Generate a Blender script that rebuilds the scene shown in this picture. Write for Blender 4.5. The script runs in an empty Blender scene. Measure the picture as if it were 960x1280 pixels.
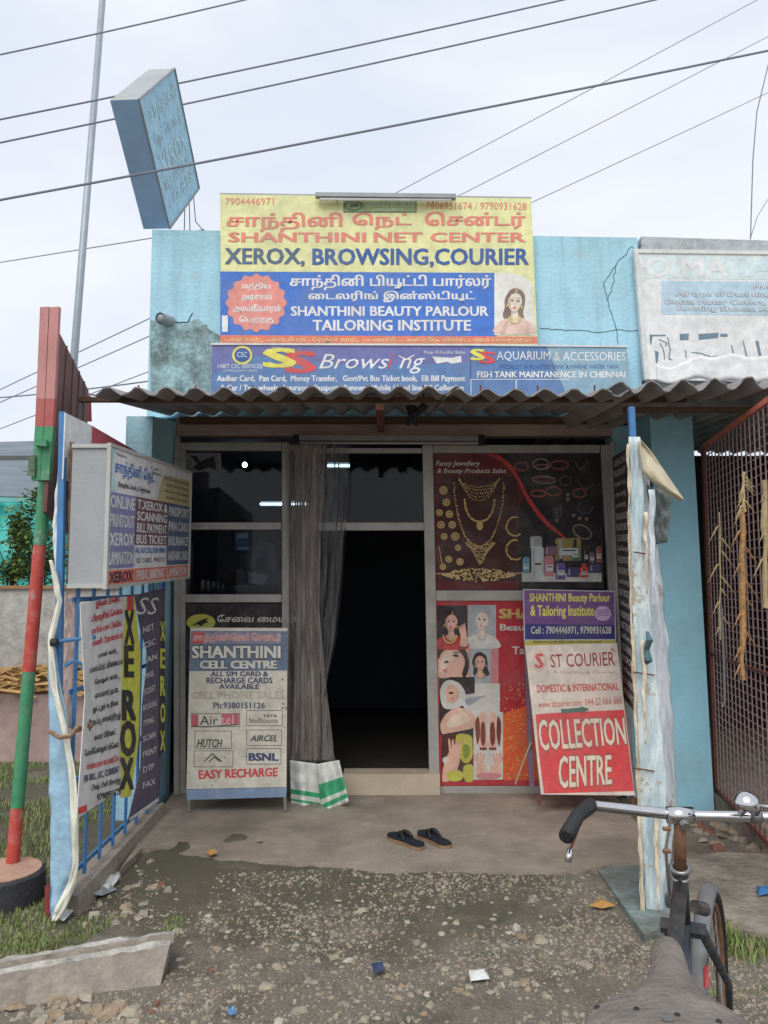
import bpy, math, random
from mathutils import Vector, noise as mnoise
random.seed(7)
rad = math.radians
S = bpy.context.scene
COL = S.collection
# ------------------------------------------------------------------ camera
EYE = 1.63; PITCH = rad(5.2); F = 962.0
cam = bpy.data.objects.new('camera', bpy.data.cameras.new('camera')); COL.objects.link(cam)
cam.location = (0, 0, EYE); cam.rotation_euler = (rad(90) + PITCH, 0, 0)
cam.data.sensor_fit = 'VERTICAL'; cam.data.sensor_height = 36; cam.data.lens = 36 * F / 1280
cam.data.clip_start = .05; cam.data.clip_end = 600
S.camera = cam
# ------------------------------------------------------------------ light
SUN_EL, SUN_AZ = 50, 195          # high soft sun behind the viewer, overcast
W = bpy.data.worlds.new('World'); S.world = W; W.use_nodes = True
nt = W.node_tree; nt.nodes.clear()
out = nt.nodes.new('ShaderNodeOutputWorld'); bg = nt.nodes.new('ShaderNodeBackground')
sky = nt.nodes.new('ShaderNodeTexSky'); sky.sky_type = 'NISHITA'; sky.sun_disc = False
sky.sun_elevation = rad(SUN_EL); sky.sun_rotation = rad(SUN_AZ); sky.air_density = 1.5; sky.dust_density = 3
tc = nt.nodes.new('ShaderNodeTexCoord'); mp = nt.nodes.new('ShaderNodeMapping'); mp.inputs['Scale'].default_value = (1.2, 1.2, 3.2)
ns = nt.nodes.new('ShaderNodeTexNoise'); ns.inputs['Scale'].default_value = 2.2; ns.inputs['Detail'].default_value = 4; ns.inputs['Distortion'].default_value = .4
cr = nt.nodes.new('ShaderNodeValToRGB'); cr.color_ramp.elements[0].position = .33; cr.color_ramp.elements[1].position = .68
cr.color_ramp.elements[0].color = (5.9, 6.35, 7.2, 1); cr.color_ramp.elements[1].color = (7.3, 7.45, 7.7, 1)
mx = nt.nodes.new('ShaderNodeMixRGB'); mx.inputs[0].default_value = .9
L = nt.links.new
L(tc.outputs['Generated'], mp.inputs[0]); L(mp.outputs[0], ns.inputs['Vector']); L(ns.outputs['Fac'], cr.inputs[0])
L(sky.outputs[0], mx.inputs[1]); L(cr.outputs[0], mx.inputs[2]); L(mx.outputs[0], bg.inputs[0]); bg.inputs[1].default_value = .1
L(bg.outputs[0], out.inputs[0])
sun = bpy.data.objects.new('sun', bpy.data.lights.new('sun', 'SUN')); COL.objects.link(sun)
sun.data.energy = 1.3; sun.data.angle = rad(45); sun.data.color = (1, .97, .92)
az = rad(SUN_AZ)
sdir = Vector((math.sin(az) * math.cos(rad(SUN_EL)), math.cos(az) * math.cos(rad(SUN_EL)), math.sin(rad(SUN_EL))))
sun.rotation_euler = sdir.to_track_quat('Z', 'Y').to_euler()
vs = S.view_settings
vs.view_transform = 'Standard'; vs.look = 'None'; vs.gamma = 1; vs.exposure = 0.48; vs.use_curve_mapping = False

# ------------------------------------------------------------------ geometry of the view: points on real planes
cT, sT = math.cos(PITCH), math.sin(PITCH)
def ray(px, py):
    x = (px - 480) / F; v = (640 - py) / F
    return Vector((x, cT - v * sT, sT + v * cT))
def at(px, py, Y):
    r = ray(px, py); t = Y / r.y; return Vector((r.x * t, Y, EYE + r.z * t))
def atz(px, py, z):
    r = ray(px, py); t = (z - EYE) / r.z; return Vector((r.x * t, r.y * t, z))
def atx(px, py, X):
    r = ray(px, py); t = X / r.x; return Vector((X, r.y * t, EYE + r.z * t))
def onp(px, py, P, N):
    r = ray(px, py); o = Vector((0, 0, EYE)); t = (P - o).dot(N) / r.dot(N); return o + r * t

# ------------------------------------------------------------------ materials
def lin(c): c /= 255; return c / 12.92 if c <= .04045 else ((c + .055) / 1.055) ** 2.4
MATS = {}; SAT = .93
def mat(name, rgb, rough=.8, var=.15, sc=6, bump=.0, bsc=60, metal=0, dirt=0, dirtc=(.09, .08, .07), dsc=1.6, emit=0, spec=.4, E=1.0, stretch=None, dpos=.5, streak=0, peel=0, peelc=(.5, .5, .46)):
    """rgb: 0..255 sRGB of the material itself divided by E in linear light"""
    if name in MATS: return MATS[name]
    c = [min(.86, lin(v) / E) for v in rgb]; lum = sum(c) / 3; c = [lum + (v - lum) * SAT for v in c]
    m = bpy.data.materials.new(name); m.use_nodes = True; t = m.node_tree; b = t.nodes['Principled BSDF']; l = t.links.new
    b.inputs['Roughness'].default_value = rough; b.inputs['Metallic'].default_value = metal
    b.inputs['Specular IOR Level'].default_value = spec
    g = t.nodes.new('ShaderNodeNewGeometry'); vec = g.outputs['Position']
    if stretch:
        mpn = t.nodes.new('ShaderNodeMapping'); mpn.inputs['Scale'].default_value = stretch; l(vec, mpn.inputs[0]); vec = mpn.outputs[0]
    n = t.nodes.new('ShaderNodeTexNoise'); n.inputs['Scale'].default_value = sc; n.inputs['Detail'].default_value = 6; n.inputs['Roughness'].default_value = .65
    l(vec, n.inputs['Vector'])
    r = t.nodes.new('ShaderNodeValToRGB'); r.color_ramp.elements[0].position = .3; r.color_ramp.elements[1].position = .7
    r.color_ramp.elements[0].color = [v * (1 - var) for v in c] + [1]; r.color_ramp.elements[1].color = [min(.9, v * (1 + var * .6)) for v in c] + [1]
    l(n.outputs['Fac'], r.inputs[0]); col = r.outputs[0]
    if dirt:
        n2 = t.nodes.new('ShaderNodeTexNoise'); n2.inputs['Scale'].default_value = dsc; n2.inputs['Detail'].default_value = 8; n2.inputs['Roughness'].default_value = .7
        l(vec, n2.inputs['Vector'])
        r2 = t.nodes.new('ShaderNodeValToRGB'); r2.color_ramp.elements[0].position = dpos - .05; r2.color_ramp.elements[1].position = dpos + .22
        r2.color_ramp.elements[0].color = (0, 0, 0, 1); r2.color_ramp.elements[1].color = (dirt, dirt, dirt, 1)
        l(n2.outputs['Fac'], r2.inputs[0])
        mm = t.nodes.new('ShaderNodeMixRGB'); l(r2.outputs[0], mm.inputs[0]); l(col, mm.inputs[1]); mm.inputs[2].default_value = list(dirtc) + [1]
        col = mm.outputs[0]
    def layer(col, scale, sc_, lo, hi, amt, c2, det=7):
        mpn = t.nodes.new('ShaderNodeMapping'); mpn.inputs['Scale'].default_value = scale; l(g.outputs['Position'], mpn.inputs[0])
        nn = t.nodes.new('ShaderNodeTexNoise'); nn.inputs['Scale'].default_value = sc_; nn.inputs['Detail'].default_value = det; nn.inputs['Roughness'].default_value = .68; l(mpn.outputs[0], nn.inputs['Vector'])
        rr = t.nodes.new('ShaderNodeMapRange'); rr.inputs['From Min'].default_value = lo; rr.inputs['From Max'].default_value = hi; rr.inputs['To Max'].default_value = amt; l(nn.outputs['Fac'], rr.inputs[0])
        mm = t.nodes.new('ShaderNodeMixRGB'); l(rr.outputs[0], mm.inputs[0]); l(col, mm.inputs[1]); mm.inputs[2].default_value = tuple(c2) + (1,); return mm.outputs[0]
    if streak:
        col = layer(col, (7, 7, .5), 1.6, .48, .72, streak, (.17, .22, .24)); col = layer(col, (5, 5, .9), 1.5, .55, .8, streak * .6, (.62, .66, .66))
    if peel: col = layer(col, (1, 1, 1), 5.5, .60, .615, peel, peelc, 9)
    l(col, b.inputs['Base Color'])
    if bump:
        n3 = t.nodes.new('ShaderNodeTexNoise'); n3.inputs['Scale'].default_value = bsc; n3.inputs['Detail'].default_value = 5; l(vec, n3.inputs['Vector'])
        bp = t.nodes.new('ShaderNodeBump'); bp.inputs['Strength'].default_value = bump; bp.inputs['Distance'].default_value = .02
        l(n3.outputs['Fac'], bp.inputs['Height']); l(bp.outputs[0], b.inputs['Normal'])
    if emit:
        b.inputs['Emission Color'].default_value = c + [1]; b.inputs['Emission Strength'].default_value = emit
    MATS[name] = m; return m
def pm(name, rgb, E=.6, dirt=.35, rough=.55, **k):    # printed flex or paint
    k.setdefault('bump', .22); k.setdefault('bsc', 5)
    return mat(name, rgb, rough, .2, 14, dirt=dirt, dirtc=(.26, .25, .24), dsc=4, E=E, spec=.3, **k)
def glassy(name, tint, gloss_rough=.05, diff=None, dfac=0, ior=1.45):
    m = bpy.data.materials.new(name); m.use_nodes = True; t = m.node_tree; t.nodes.clear(); l = t.links.new
    o = t.nodes.new('ShaderNodeOutputMaterial'); tr = t.nodes.new('ShaderNodeBsdfTransparent'); tr.inputs[0].default_value = tint + (1,)
    gl = t.nodes.new('ShaderNodeBsdfGlossy'); gl.inputs['Roughness'].default_value = gloss_rough
    fr = t.nodes.new('ShaderNodeFresnel'); fr.inputs[0].default_value = ior
    mx = t.nodes.new('ShaderNodeMixShader'); l(fr.outputs[0], mx.inputs[0]); last = tr.outputs[0]
    if diff:
        df = t.nodes.new('ShaderNodeBsdfDiffuse'); df.inputs[0].default_value = diff + (1,)
        g = t.nodes.new('ShaderNodeNewGeometry'); n = t.nodes.new('ShaderNodeTexNoise'); n.inputs['Scale'].default_value = 7; n.inputs['Detail'].default_value = 6
        mpn = t.nodes.new('ShaderNodeMapping'); mpn.inputs['Scale'].default_value = (6, 6, .6); l(g.outputs['Position'], mpn.inputs[0]); l(mpn.outputs[0], n.inputs['Vector'])
        mr = t.nodes.new('ShaderNodeMapRange'); mr.inputs['From Min'].default_value = .3; mr.inputs['From Max'].default_value = .7
        mr.inputs['To Min'].default_value = max(0, dfac - .2); mr.inputs['To Max'].default_value = min(1, dfac + .2); l(n.outputs['Fac'], mr.inputs[0])
        m1 = t.nodes.new('ShaderNodeMixShader'); l(mr.outputs[0], m1.inputs[0]); l(tr.outputs[0], m1.inputs[1]); l(df.outputs[0], m1.inputs[2]); last = m1.outputs[0]
    l(last, mx.inputs[1]); l(gl.outputs[0], mx.inputs[2]); l(mx.outputs[0], o.inputs[0])
    MATS[name] = m; return m

# ------------------------------------------------------------------ mesh helpers
ORG = {}
class MB:
    def __init__(s): s.v = []; s.f = []; s.m = []
    def add(s, vs, fs, mi=0):
        o = len(s.v); s.v += [Vector(v) for v in vs]; s.f += [tuple(i + o for i in f) for f in fs]; s.m += [mi] * len(fs); return s
    def hexa(s, p, mi=0):  # 8 points: bottom loop 0-3, top loop 4-7
        return s.add(p, [(0, 3, 2, 1), (4, 5, 6, 7), (0, 1, 5, 4), (1, 2, 6, 5), (2, 3, 7, 6), (3, 0, 4, 7)], mi)
    def box(s, x0, y0, z0, x1, y1, z1, mi=0):
        return s.hexa([(x0, y0, z0), (x1, y0, z0), (x1, y1, z0), (x0, y1, z0), (x0, y0, z1), (x1, y0, z1), (x1, y1, z1), (x0, y1, z1)], mi)
    def slab(s, quad, d, mi=0):  # quad front TL TR BR BL, extruded by vector d to the back
        q = [Vector(p) for p in quad]; d = Vector(d)
        return s.hexa([q[3], q[2], q[2] + d, q[3] + d, q[0], q[1], q[1] + d, q[0] + d], mi)
    def poly(s, pts, mi=0): return s.add(pts, [tuple(range(len(pts)))], mi)
    def prism(s, pts, d, mi=0):
        n = len(pts); d = Vector(d); p = [Vector(a) for a in pts]
        return s.add(p + [a + d for a in p], [tuple(range(n)), tuple(range(2 * n - 1, n - 1, -1))] + [(i, i + n, (i + 1) % n + n, (i + 1) % n) for i in range(n)], mi)
    def tube(s, pts, r, n=8, mi=0, caps=True):
        pts = [Vector(p) for p in pts]; k = len(pts); rs = r if isinstance(r, (list, tuple)) else [r] * k
        vs = []; up = None
        for i, p in enumerate(pts):
            d = (pts[min(i + 1, k - 1)] - pts[max(i - 1, 0)]).normalized()
            if up is None: up = d.orthogonal().normalized()
            a = (up - d * up.dot(d)).normalized(); b = d.cross(a); up = a
            vs += [p + (a * math.cos(2 * math.pi * j / n) + b * math.sin(2 * math.pi * j / n)) * rs[i] for j in range(n)]
        fs = [(i * n + j, i * n + (j + 1) % n, (i + 1) * n + (j + 1) % n, (i + 1) * n + j) for i in range(k - 1) for j in range(n)]
        if caps: fs += [tuple(range(n - 1, -1, -1)), tuple((k - 1) * n + j for j in range(n))]
        return s.add(vs, fs, mi)
    def grid(s, fn, nu, nv, mi=0):
        return s.add([fn(i / nu, j / nv) for j in range(nv + 1) for i in range(nu + 1)],
                     [(j * (nu + 1) + i, j * (nu + 1) + i + 1, (j + 1) * (nu + 1) + i + 1, (j + 1) * (nu + 1) + i) for j in range(nv) for i in range(nu)], mi)
    def torus(s, c, ax, R, r, n=40, k=8, mi=0, a0=0, a1=2 * math.pi):
        ax = Vector(ax).normalized(); u = ax.orthogonal().normalized(); w = ax.cross(u); full = abs(a1 - a0 - 2 * math.pi) < 1e-6
        P = [Vector(c) + (u * math.cos(a0 + (a1 - a0) * i / n) + w * math.sin(a0 + (a1 - a0) * i / n)) * R for i in range(n + (0 if full else 1))]
        if full:
            vs = []
            for i, p in enumerate(P):
                d = (p - Vector(c)).normalized(); vs += [p + (d * math.cos(2 * math.pi * j / k) + ax * math.sin(2 * math.pi * j / k)) * r for j in range(k)]
            return s.add(vs, [(i * k + j, ((i + 1) % n) * k + j, ((i + 1) % n) * k + (j + 1) % k, i * k + (j + 1) % k) for i in range(n) for j in range(k)], mi)
        return s.tube(P, r, k, mi)
    def build(s, name, mats, parent=None, smooth=False, solid=0, bevel=0, **props):
        if not isinstance(mats, (list, tuple)): mats = [mats]
        if parent is not None: org = ORG[parent.name]
        else:
            xs = [v.x for v in s.v]; ys = [v.y for v in s.v]; zs = [v.z for v in s.v]
            org = Vector(((min(xs) + max(xs)) / 2, (min(ys) + max(ys)) / 2, min(zs)))
        me = bpy.data.meshes.new(name); me.from_pydata([v - org for v in s.v], [], s.f)
        for m in mats: me.materials.append(m)
        me.polygons.foreach_set('material_index', s.m)
        if smooth: me.polygons.foreach_set('use_smooth', [True] * len(s.f))
        me.update()
        o = bpy.data.objects.new(name, me); COL.objects.link(o)
        if parent is not None: o.parent = parent
        else: o.location = org
        ORG[o.name] = org
        if solid:
            md = o.modifiers.new('thickness', 'SOLIDIFY'); md.thickness = solid; md.offset = 0
        if bevel:
            md = o.modifiers.new('bevel', 'BEVEL'); md.width = bevel; md.segments = 2; md.limit_method = 'ANGLE'
        for k, v in props.items(): o[k] = v
        return o
def tag(o, label, cat, group=None):
    o['label'] = label; o['category'] = cat
    if group: o['group'] = group
    return o
def empty(name, loc, label, cat, group=None):
    o = bpy.data.objects.new(name, None); COL.objects.link(o); o.location = loc; ORG[o.name] = Vector(loc); o.empty_display_size = .1
    return tag(o, label, cat, group)
def structure(o): o['kind'] = 'structure'; return o

# ------------------------------------------------------------------ boards and flat print
TCACHE = {}
def ta(s):   # Tamil typed in logical order -> order of the drawn glyphs
    o = []
    for ch in s:
        if ch in '\u0bc6\u0bc7\u0bc8': o.insert(len(o) - 1, ch)
        else: o.append(ch)
    return ''.join(o)
GL = {}
def raw_mesh(t, res):
    c = bpy.data.curves.new('lettering', 'FONT'); c.body = t; c.size = 1; c.resolution_u = res
    o = bpy.data.objects.new('lettering', c); COL.objects.link(o); bpy.context.view_layer.update()
    me = bpy.data.meshes.new_from_object(o.evaluated_get(bpy.context.evaluated_depsgraph_get()))
    d_ = ([v.co.copy() for v in me.vertices], [tuple(p.vertices) for p in me.polygons])
    bpy.data.objects.remove(o); bpy.data.curves.remove(c); bpy.data.meshes.remove(me); return d_
def glyph(ch):
    if ch not in GL:
        w_ = raw_mesh(ch + 'I', 4)[0]; iw = raw_mesh('I', 4)[0]
        best = []
        for res in (3, 4, 5, 6, 7, 9, 12):
            vs, fs = raw_mesh(ch, res); ar = sum(abs(sum(vs[f[i]].x * vs[f[(i + 1) % len(f)]].y - vs[f[(i + 1) % len(f)]].x * vs[f[i]].y for i in range(len(f)))) / 2 for f in fs); best.append((ar, res, vs, fs))
        md_ = max(b_[0] for b_ in best); pick = min(best, key=lambda b_: (b_[0] < .985 * md_, b_[1]))
        GL[ch] = (pick[2], pick[3]) + (max(v.x for v in w_) - max(v.x for v in iw),)
    return GL[ch]
def tamil_mesh(t, shear):
    V_, F_, x = [], [], 0.0
    for ch in t:
        if ch in '\u0bc1\u0bc2':      # vowel sign u: the stem runs down and hooks back left
            w_ = .055
            for pts in ([(x - .12, 0), (x - .12, -.17)], [(x - .12 + w_, -.17), (x - .36, -.17)]) + (([(x - .12, -.06), (x + .02, -.06)], [(x - .02, -.05), (x - .02, .22)]) if ch == '\u0bc2' else ()):
                (ax, ay), (bx, by) = pts; o = len(V_)
                q = [(ax - w_, ay), (ax + w_, ay), (bx + w_, by), (bx - w_, by)] if ax == bx else [(ax, ay - w_), (ax, ay + w_), (bx, by + w_), (bx, by - w_)]
                V_ += [Vector((a + shear * b_, b_, .02 * len(F_) / 40)) for a, b_ in q]; F_.append((o, o + 1, o + 2, o + 3))
            if ch == '\u0bc2': x += .06
            continue
        vs, fs, adv = glyph(ch); o = len(V_)
        V_ += [Vector((v.x + x + shear * v.y, v.y, 0)) for v in vs]; F_ += [tuple(i + o for i in f) for f in fs]; x += adv
    return V_, F_
def text_mesh(t, off, shear):
    k = (t, off, shear)
    if k not in TCACHE and any(ord(ch) > 2900 for ch in t): TCACHE[k] = tamil_mesh(t, shear)
    if k not in TCACHE:
        c = bpy.data.curves.new('lettering', 'FONT'); c.body = t; c.size = 1; c.offset = off; c.shear = shear; c.resolution_u = 5 if any(ord(ch) > 2900 for ch in t) else 2; c.align_x = 'LEFT'
        o = bpy.data.objects.new('lettering', c); COL.objects.link(o); bpy.context.view_layer.update()
        me = bpy.data.meshes.new_from_object(o.evaluated_get(bpy.context.evaluated_depsgraph_get()))
        TCACHE[k] = ([v.co.copy() for v in me.vertices], [tuple(p.vertices) for p in me.polygons])
        bpy.data.objects.remove(o); bpy.data.curves.remove(c); bpy.data.meshes.remove(me)
    return TCACHE[k]
class Board:
    """maps drawing coordinates to a plane in the world"""
    def __init__(s, parent, fn, normal): s.p = parent; s.fn = fn; s.n = Vector(normal).normalized(); s.art = {}
    def P(s, x, y, layer=1): return s.fn(x, y) + s.n * (.0012 * layer)
    def quad(s, mb, x0, y0, x1, y1, mi=0, layer=1, slope=0):
        w = (x1 - x0) * slope; s.k = (getattr(s, 'k', 0) + 1) % 48; layer += s.k * .018
        return mb.poly([s.P(x0, y1, layer), s.P(x1, y1 + w, layer), s.P(x1, y0 + w, layer), s.P(x0, y0, layer)], mi)
    def pol(s, mb, pts, mi=0, layer=1):
        s.k = (getattr(s, 'k', 0) + 1) % 48; layer += s.k * .018; return mb.poly([s.P(x, y, layer) for x, y in pts], mi)
    def ell(s, mb, cx, cy, rx, ry, mi=0, layer=1, n=20, a=0, wob=0, lobes=0):
        pts = []
        for i in range(n):
            t = 2 * math.pi * i / n; k = 1 + (wob * math.cos(lobes * t) if lobes else 0)
            x, y = rx * math.cos(t) * k, ry * math.sin(t) * k
            pts.append((cx + x * math.cos(a) - y * math.sin(a), cy + x * math.sin(a) + y * math.cos(a)))
        return s.pol(mb, pts, mi, layer)
    def line(s, mb, pts, w, mi=0, layer=1):
        for (x0, y0), (x1, y1) in zip(pts, pts[1:]):
            d = math.hypot(x1 - x0, y1 - y0) or 1; nx, ny = -(y1 - y0) / d * w / 2, (x1 - x0) / d * w / 2
            s.pol(mb, [(x0 + nx, y0 + ny), (x1 + nx, y1 + ny), (x1 - nx, y1 - ny), (x0 - nx, y0 - ny)], mi, layer)
        return mb
    def text(s, m, t, x0, y0, x1, y1, layer=2, off=.012, shear=0, slope=0, outline=None, ooff=.05, quad=None, tamil=False, name='lettering', mb=None, mi=0):
        if tamil: t = ta(t)
        vs, fs = text_mesh(t, 0, shear)
        if not vs: return
        bx0 = min(v.x for v in vs); bx1 = max(v.x for v in vs); by0 = min(v.y for v in vs); by1 = max(v.y for v in vs)
        q = quad or [(x0, y0), (x1, y0 + (x1 - x0) * slope), (x1, y1 + (x1 - x0) * slope), (x0, y1)]
        q = [s.fn(*p) for p in q]
        def mapv(v, lay, dx=0, dy=0):
            u = (v.x + dx - bx0) / (bx1 - bx0 or 1); w = (v.y + dy - by0) / (by1 - by0 or 1)
            return q[3].lerp(q[2], u).lerp(q[0].lerp(q[1], u), w) + s.n * (.0012 * lay + v.z * .02)
        ret = mb if mb is not None else MB()
        if outline:
            for k in range(8):
                a = k * .785; ret.add([mapv(v, layer + .09 * k, ooff * math.cos(a), ooff * math.sin(a)) for v in vs], fs, 1)
            layer += 1
        if off < .015 or len(fs) > 9000: ret.add([mapv(v, layer) for v in vs], fs, mi)
        else:
            for k, (dx, dy) in enumerate(((-1, -.5), (1, -.5), (1, .5), (-1, .5), (0, 0))[:5 if off > .025 else 4]): ret.add([mapv(v, layer + .12 * k, dx * off, dy * off) for v in vs], fs, mi)
        if mb is None: return ret.build(name, [m, outline] if outline else m, s.p)
def zoomfn(ox, oy, sc, Y):   # drawing coordinates of an enlarged view, on the upright plane at distance Y
    return lambda x, y: at(ox + x / sc, oy + y / sc, Y)
NF = (0, -1, 0)

# ------------------------------------------------------------------ common materials
blue_wall = mat('pale_blue_distemper', (126, 164, 180), .9, .12, 3, bump=.35, bsc=30, dirt=.35, dirtc=(.24, .33, .36), dsc=1.6, E=.52, streak=.3, peel=.35, peelc=(.48, .54, .54))
old_wall = mat('weathered_blue_plaster', (132, 164, 168), .95, .4, 14, bump=.6, bsc=30, dirt=.95, dirtc=(.085, .1, .085), dsc=4.5, E=.6, dpos=.44, streak=.6, peel=.5, peelc=(.10, .12, .10))
grey_wall = mat('grey_stained_plaster', (150, 155, 158), .95, .25, 10, bump=.4, bsc=30, dirt=.7, dirtc=(.12, .12, .12), dsc=3, E=.62)
concrete = mat('worn_porch_concrete', (150, 138, 124), .9, .3, 2.5, bump=.35, bsc=50, dirt=.7, dirtc=(.14, .13, .11), dsc=1.9, E=.9, dpos=.5, peel=.45, peelc=(.40, .37, .33))
asbestos = mat('weathered_cement_sheet', (132, 128, 128), .95, .3, 7, bump=.4, bsc=60, dirt=.7, dirtc=(.08, .077, .075), dsc=3.5, E=.65, dpos=.5)
alu = mat('dull_aluminium', (176, 172, 166), .5, .12, 10, metal=.25, dirt=.5, dirtc=(.17, .15, .12), dsc=4)
steel_rust = mat('rusted_steel', (104, 62, 50), .8, .35, 30, bump=.3, bsc=80, E=.8)
wood_brown = mat('brown_timber', (96, 72, 58), .85, .3, 4, bump=.2, stretch=(1, 8, 8), E=.9)
blue_paint = mat('bright_blue_enamel', (56, 116, 170), .5, .15, 12, dirt=.6, dirtc=(.12, .16, .2), dsc=7, E=.8)
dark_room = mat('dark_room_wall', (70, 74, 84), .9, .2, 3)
black_plastic = mat('black_plastic', (30, 31, 34), .6, .2, 10)
cream = mat('aged_cream_cloth', (190, 180, 155), .85, .2, 8, bump=.2, bsc=30, dirt=.5, dirtc=(.28, .22, .14), dsc=4, E=.8)
white_pl = mat('dusty_white_plastic', (205, 208, 206), .6, .12, 8, dirt=.4, dirtc=(.25, .24, .22), dsc=6, E=.85)
chrome = mat('scratched_chrome', (205, 205, 208), .16, .1, 20, metal=1)
rubber = mat('dull_rubber', (40, 42, 45), .65, .2, 20)
glass = glassy('window_glass', (.60, .66, .72), ior=1.33)

# ================================================================== SETTING
# ---- ground
ground_m = bpy.data.materials.new('damp_gravel_soil'); ground_m.use_nodes = True
t = ground_m.node_tree; b = t.nodes['Principled BSDF']; b.inputs['Roughness'].default_value = .95; b.inputs['Specular IOR Level'].default_value = .2
g = t.nodes.new('ShaderNodeNewGeometry')
def tn(sc, det=6, ro=.6):
    n = t.nodes.new('ShaderNodeTexNoise'); n.inputs['Scale'].default_value = sc; n.inputs['Detail'].default_value = det; n.inputs['Roughness'].default_value = ro
    t.links.new(g.outputs['Position'], n.inputs['Vector']); return n.outputs['Fac']
def ramp(f, st):
    r = t.nodes.new('ShaderNodeValToRGB'); e = r.color_ramp.elements
    for i, (p, c) in enumerate(st):
        q = e[i] if i < 2 else e.new(p)
        q.position = p; q.color = tuple(c) + (1,)
    t.links.new(f, r.inputs[0]); return r.outputs[0]
c1 = ramp(tn(9, 8, .75), [(.3, (.20, .175, .14)), (.7, (.37, .325, .26))])
c2 = ramp(tn(75, 5, .8), [(.36, (.16, .143, .116)), (.64, (.46, .41, .335))])
m1 = t.nodes.new('ShaderNodeMixRGB'); m1.inputs[0].default_value = .6; t.links.new(c1, m1.inputs[1]); t.links.new(c2, m1.inputs[2])
sx = t.nodes.new('ShaderNodeSeparateXYZ'); t.links.new(g.outputs['Position'], sx.inputs[0])
# moss belt at the foot of the porch
def mrange(s, a, b_, c=0., d=1.):
    r = t.nodes.new('ShaderNodeMapRange'); r.inputs['From Min'].default_value = a; r.inputs['From Max'].default_value = b_
    r.inputs['To Min'].default_value = c; r.inputs['To Max'].default_value = d; t.links.new(s, r.inputs[0]); return r.outputs[0]
def mth(op, a, b_):
    r = t.nodes.new('ShaderNodeMath'); r.operation = op
    for i, v in enumerate((a, b_)):
        if isinstance(v, (int, float)): r.inputs[i].default_value = v
        else: t.links.new(v, r.inputs[i])
    return r.outputs[0]
belt = mth('MULTIPLY', mrange(sx.outputs[1], 3.35, 4.15), mrange(sx.outputs[0], 1.2, .6))
mossf = mth('MULTIPLY', mrange(mth('ADD', tn(2.6, 6, .7), mth('MULTIPLY', belt, .24)), .49, .7), .85)
m2 = t.nodes.new('ShaderNodeMixRGB'); t.links.new(mossf, m2.inputs[0]); t.links.new(m1.outputs[0], m2.inputs[1]); m2.inputs[2].default_value = (.14, .13, .092, 1)
t.links.new(m2.outputs[0], b.inputs['Base Color'])
bp = t.nodes.new('ShaderNodeBump'); bp.inputs['Strength'].default_value = 1; bp.inputs['Distance'].default_value = .02
t.links.new(tn(70, 6, .8), bp.inputs['Height']); t.links.new(bp.outputs[0], b.inputs['Normal'])
def gz(x, y):
    if not (-4.5 < x < 4.5 and .5 < y < 8): return 0.0
    e = min(1, (4.5 - abs(x)) / .8, (y - .5) / .8, (8 - y) / .8)
    up = max(0, min(1, (y - 3.9) / .5)) * max(0, min(1, (1.35 - x) / .3)) * max(0, min(1, (x + 1.5) / .2)) * max(0, min(1, (5.6 - y) / .6)) * .038
    return up + e * (.022 * mnoise.noise(Vector((x * 1.3, y * 1.3, 0))) + .010 * mnoise.noise(Vector((x * 6, y * 6, 3))) + .004 * mnoise.noise(Vector((x * 20, y * 20, 7))))
xs = [-300, -60, -20, -9, -6] + [-4.5 + .05 * i for i in range(181)] + [6, 9, 20, 60, 300]
ys = [-300, -60, -20, -5, -1] + [.5 + .05 * i for i in range(151)] + [9, 12, 20, 60, 400]
mb = MB(); nx = len(xs)
mb.add([(x, y, gz(x, y)) for y in ys for x in xs], [(j * nx + i, j * nx + i + 1, (j + 1) * nx + i + 1, (j + 1) * nx + i) for j in range(len(ys) - 1) for i in range(nx - 1)])
structure(mb.build('ground', ground_m, smooth=True))

# ---- porch slab with a broken front edge
edge = [(150, 1088), (178, 1060), (205, 1060), (235, 1070), (330, 1077), (400, 1082), (480, 1090), (560, 1088), (640, 1091), (720, 1090), (770, 1080), (800, 1078), (840, 1070)]
pts = []
for (x0, y0), (x1, y1) in zip(edge, edge[1:]):
    n = max(2, int((x1 - x0) / 9))
    for i in range(n):
        u = i / n; pts.append(atz(x0 + (x1 - x0) * u + random.uniform(-1, 1), y0 + (y1 - y0) * u + random.uniform(-1.6, 1.6), .05))
pts += [Vector((1.75, 6.3, .05)), Vector((-1.62, 6.3, .05))]
structure(MB().prism([p for p in reversed(pts)], (0, 0, -.2)).build('porch_slab', concrete))
rough_m = mat('rough_broken_concrete', (150, 140, 126), .95, .4, 9, bump=.8, bsc=30, dirt=.8, dirtc=(.09, .08, .07), dsc=3, E=1)
blue_conc = mat('blue_painted_broken_concrete', (130, 148, 146), .95, .3, 12, bump=.6, bsc=40, dirt=.85, dirtc=(.13, .12, .1), dsc=5, E=1, dpos=.42)
o = MB().prism([atz(x, y, .035) for x, y in [(748, 1088), (805, 1168), (850, 1150), (842, 1082), (800, 1075)]][::-1], (0, 0, -.12)).build('concrete_apron', blue_conc); structure(o)
pts = [(845, 1075), (900, 1065), (1120, 1070), (1180, 1160), (1000, 1172), (930, 1163), (880, 1175), (848, 1160)]
structure(MB().prism([atz(x, y, .03) for x, y in pts][::-1], (0, 0, -.12)).build('side_pavement', rough_m))

# ================================================================== BUILDING
bld = empty('shop_building', (0, 6, 0), 'single storey shop with pale blue parapet wall and aluminium glazed front', 'building')
tl, tr = at(187, 287, 6), at(801, 297, 6)
zt = (tl.z + tr.z) / 2
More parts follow.
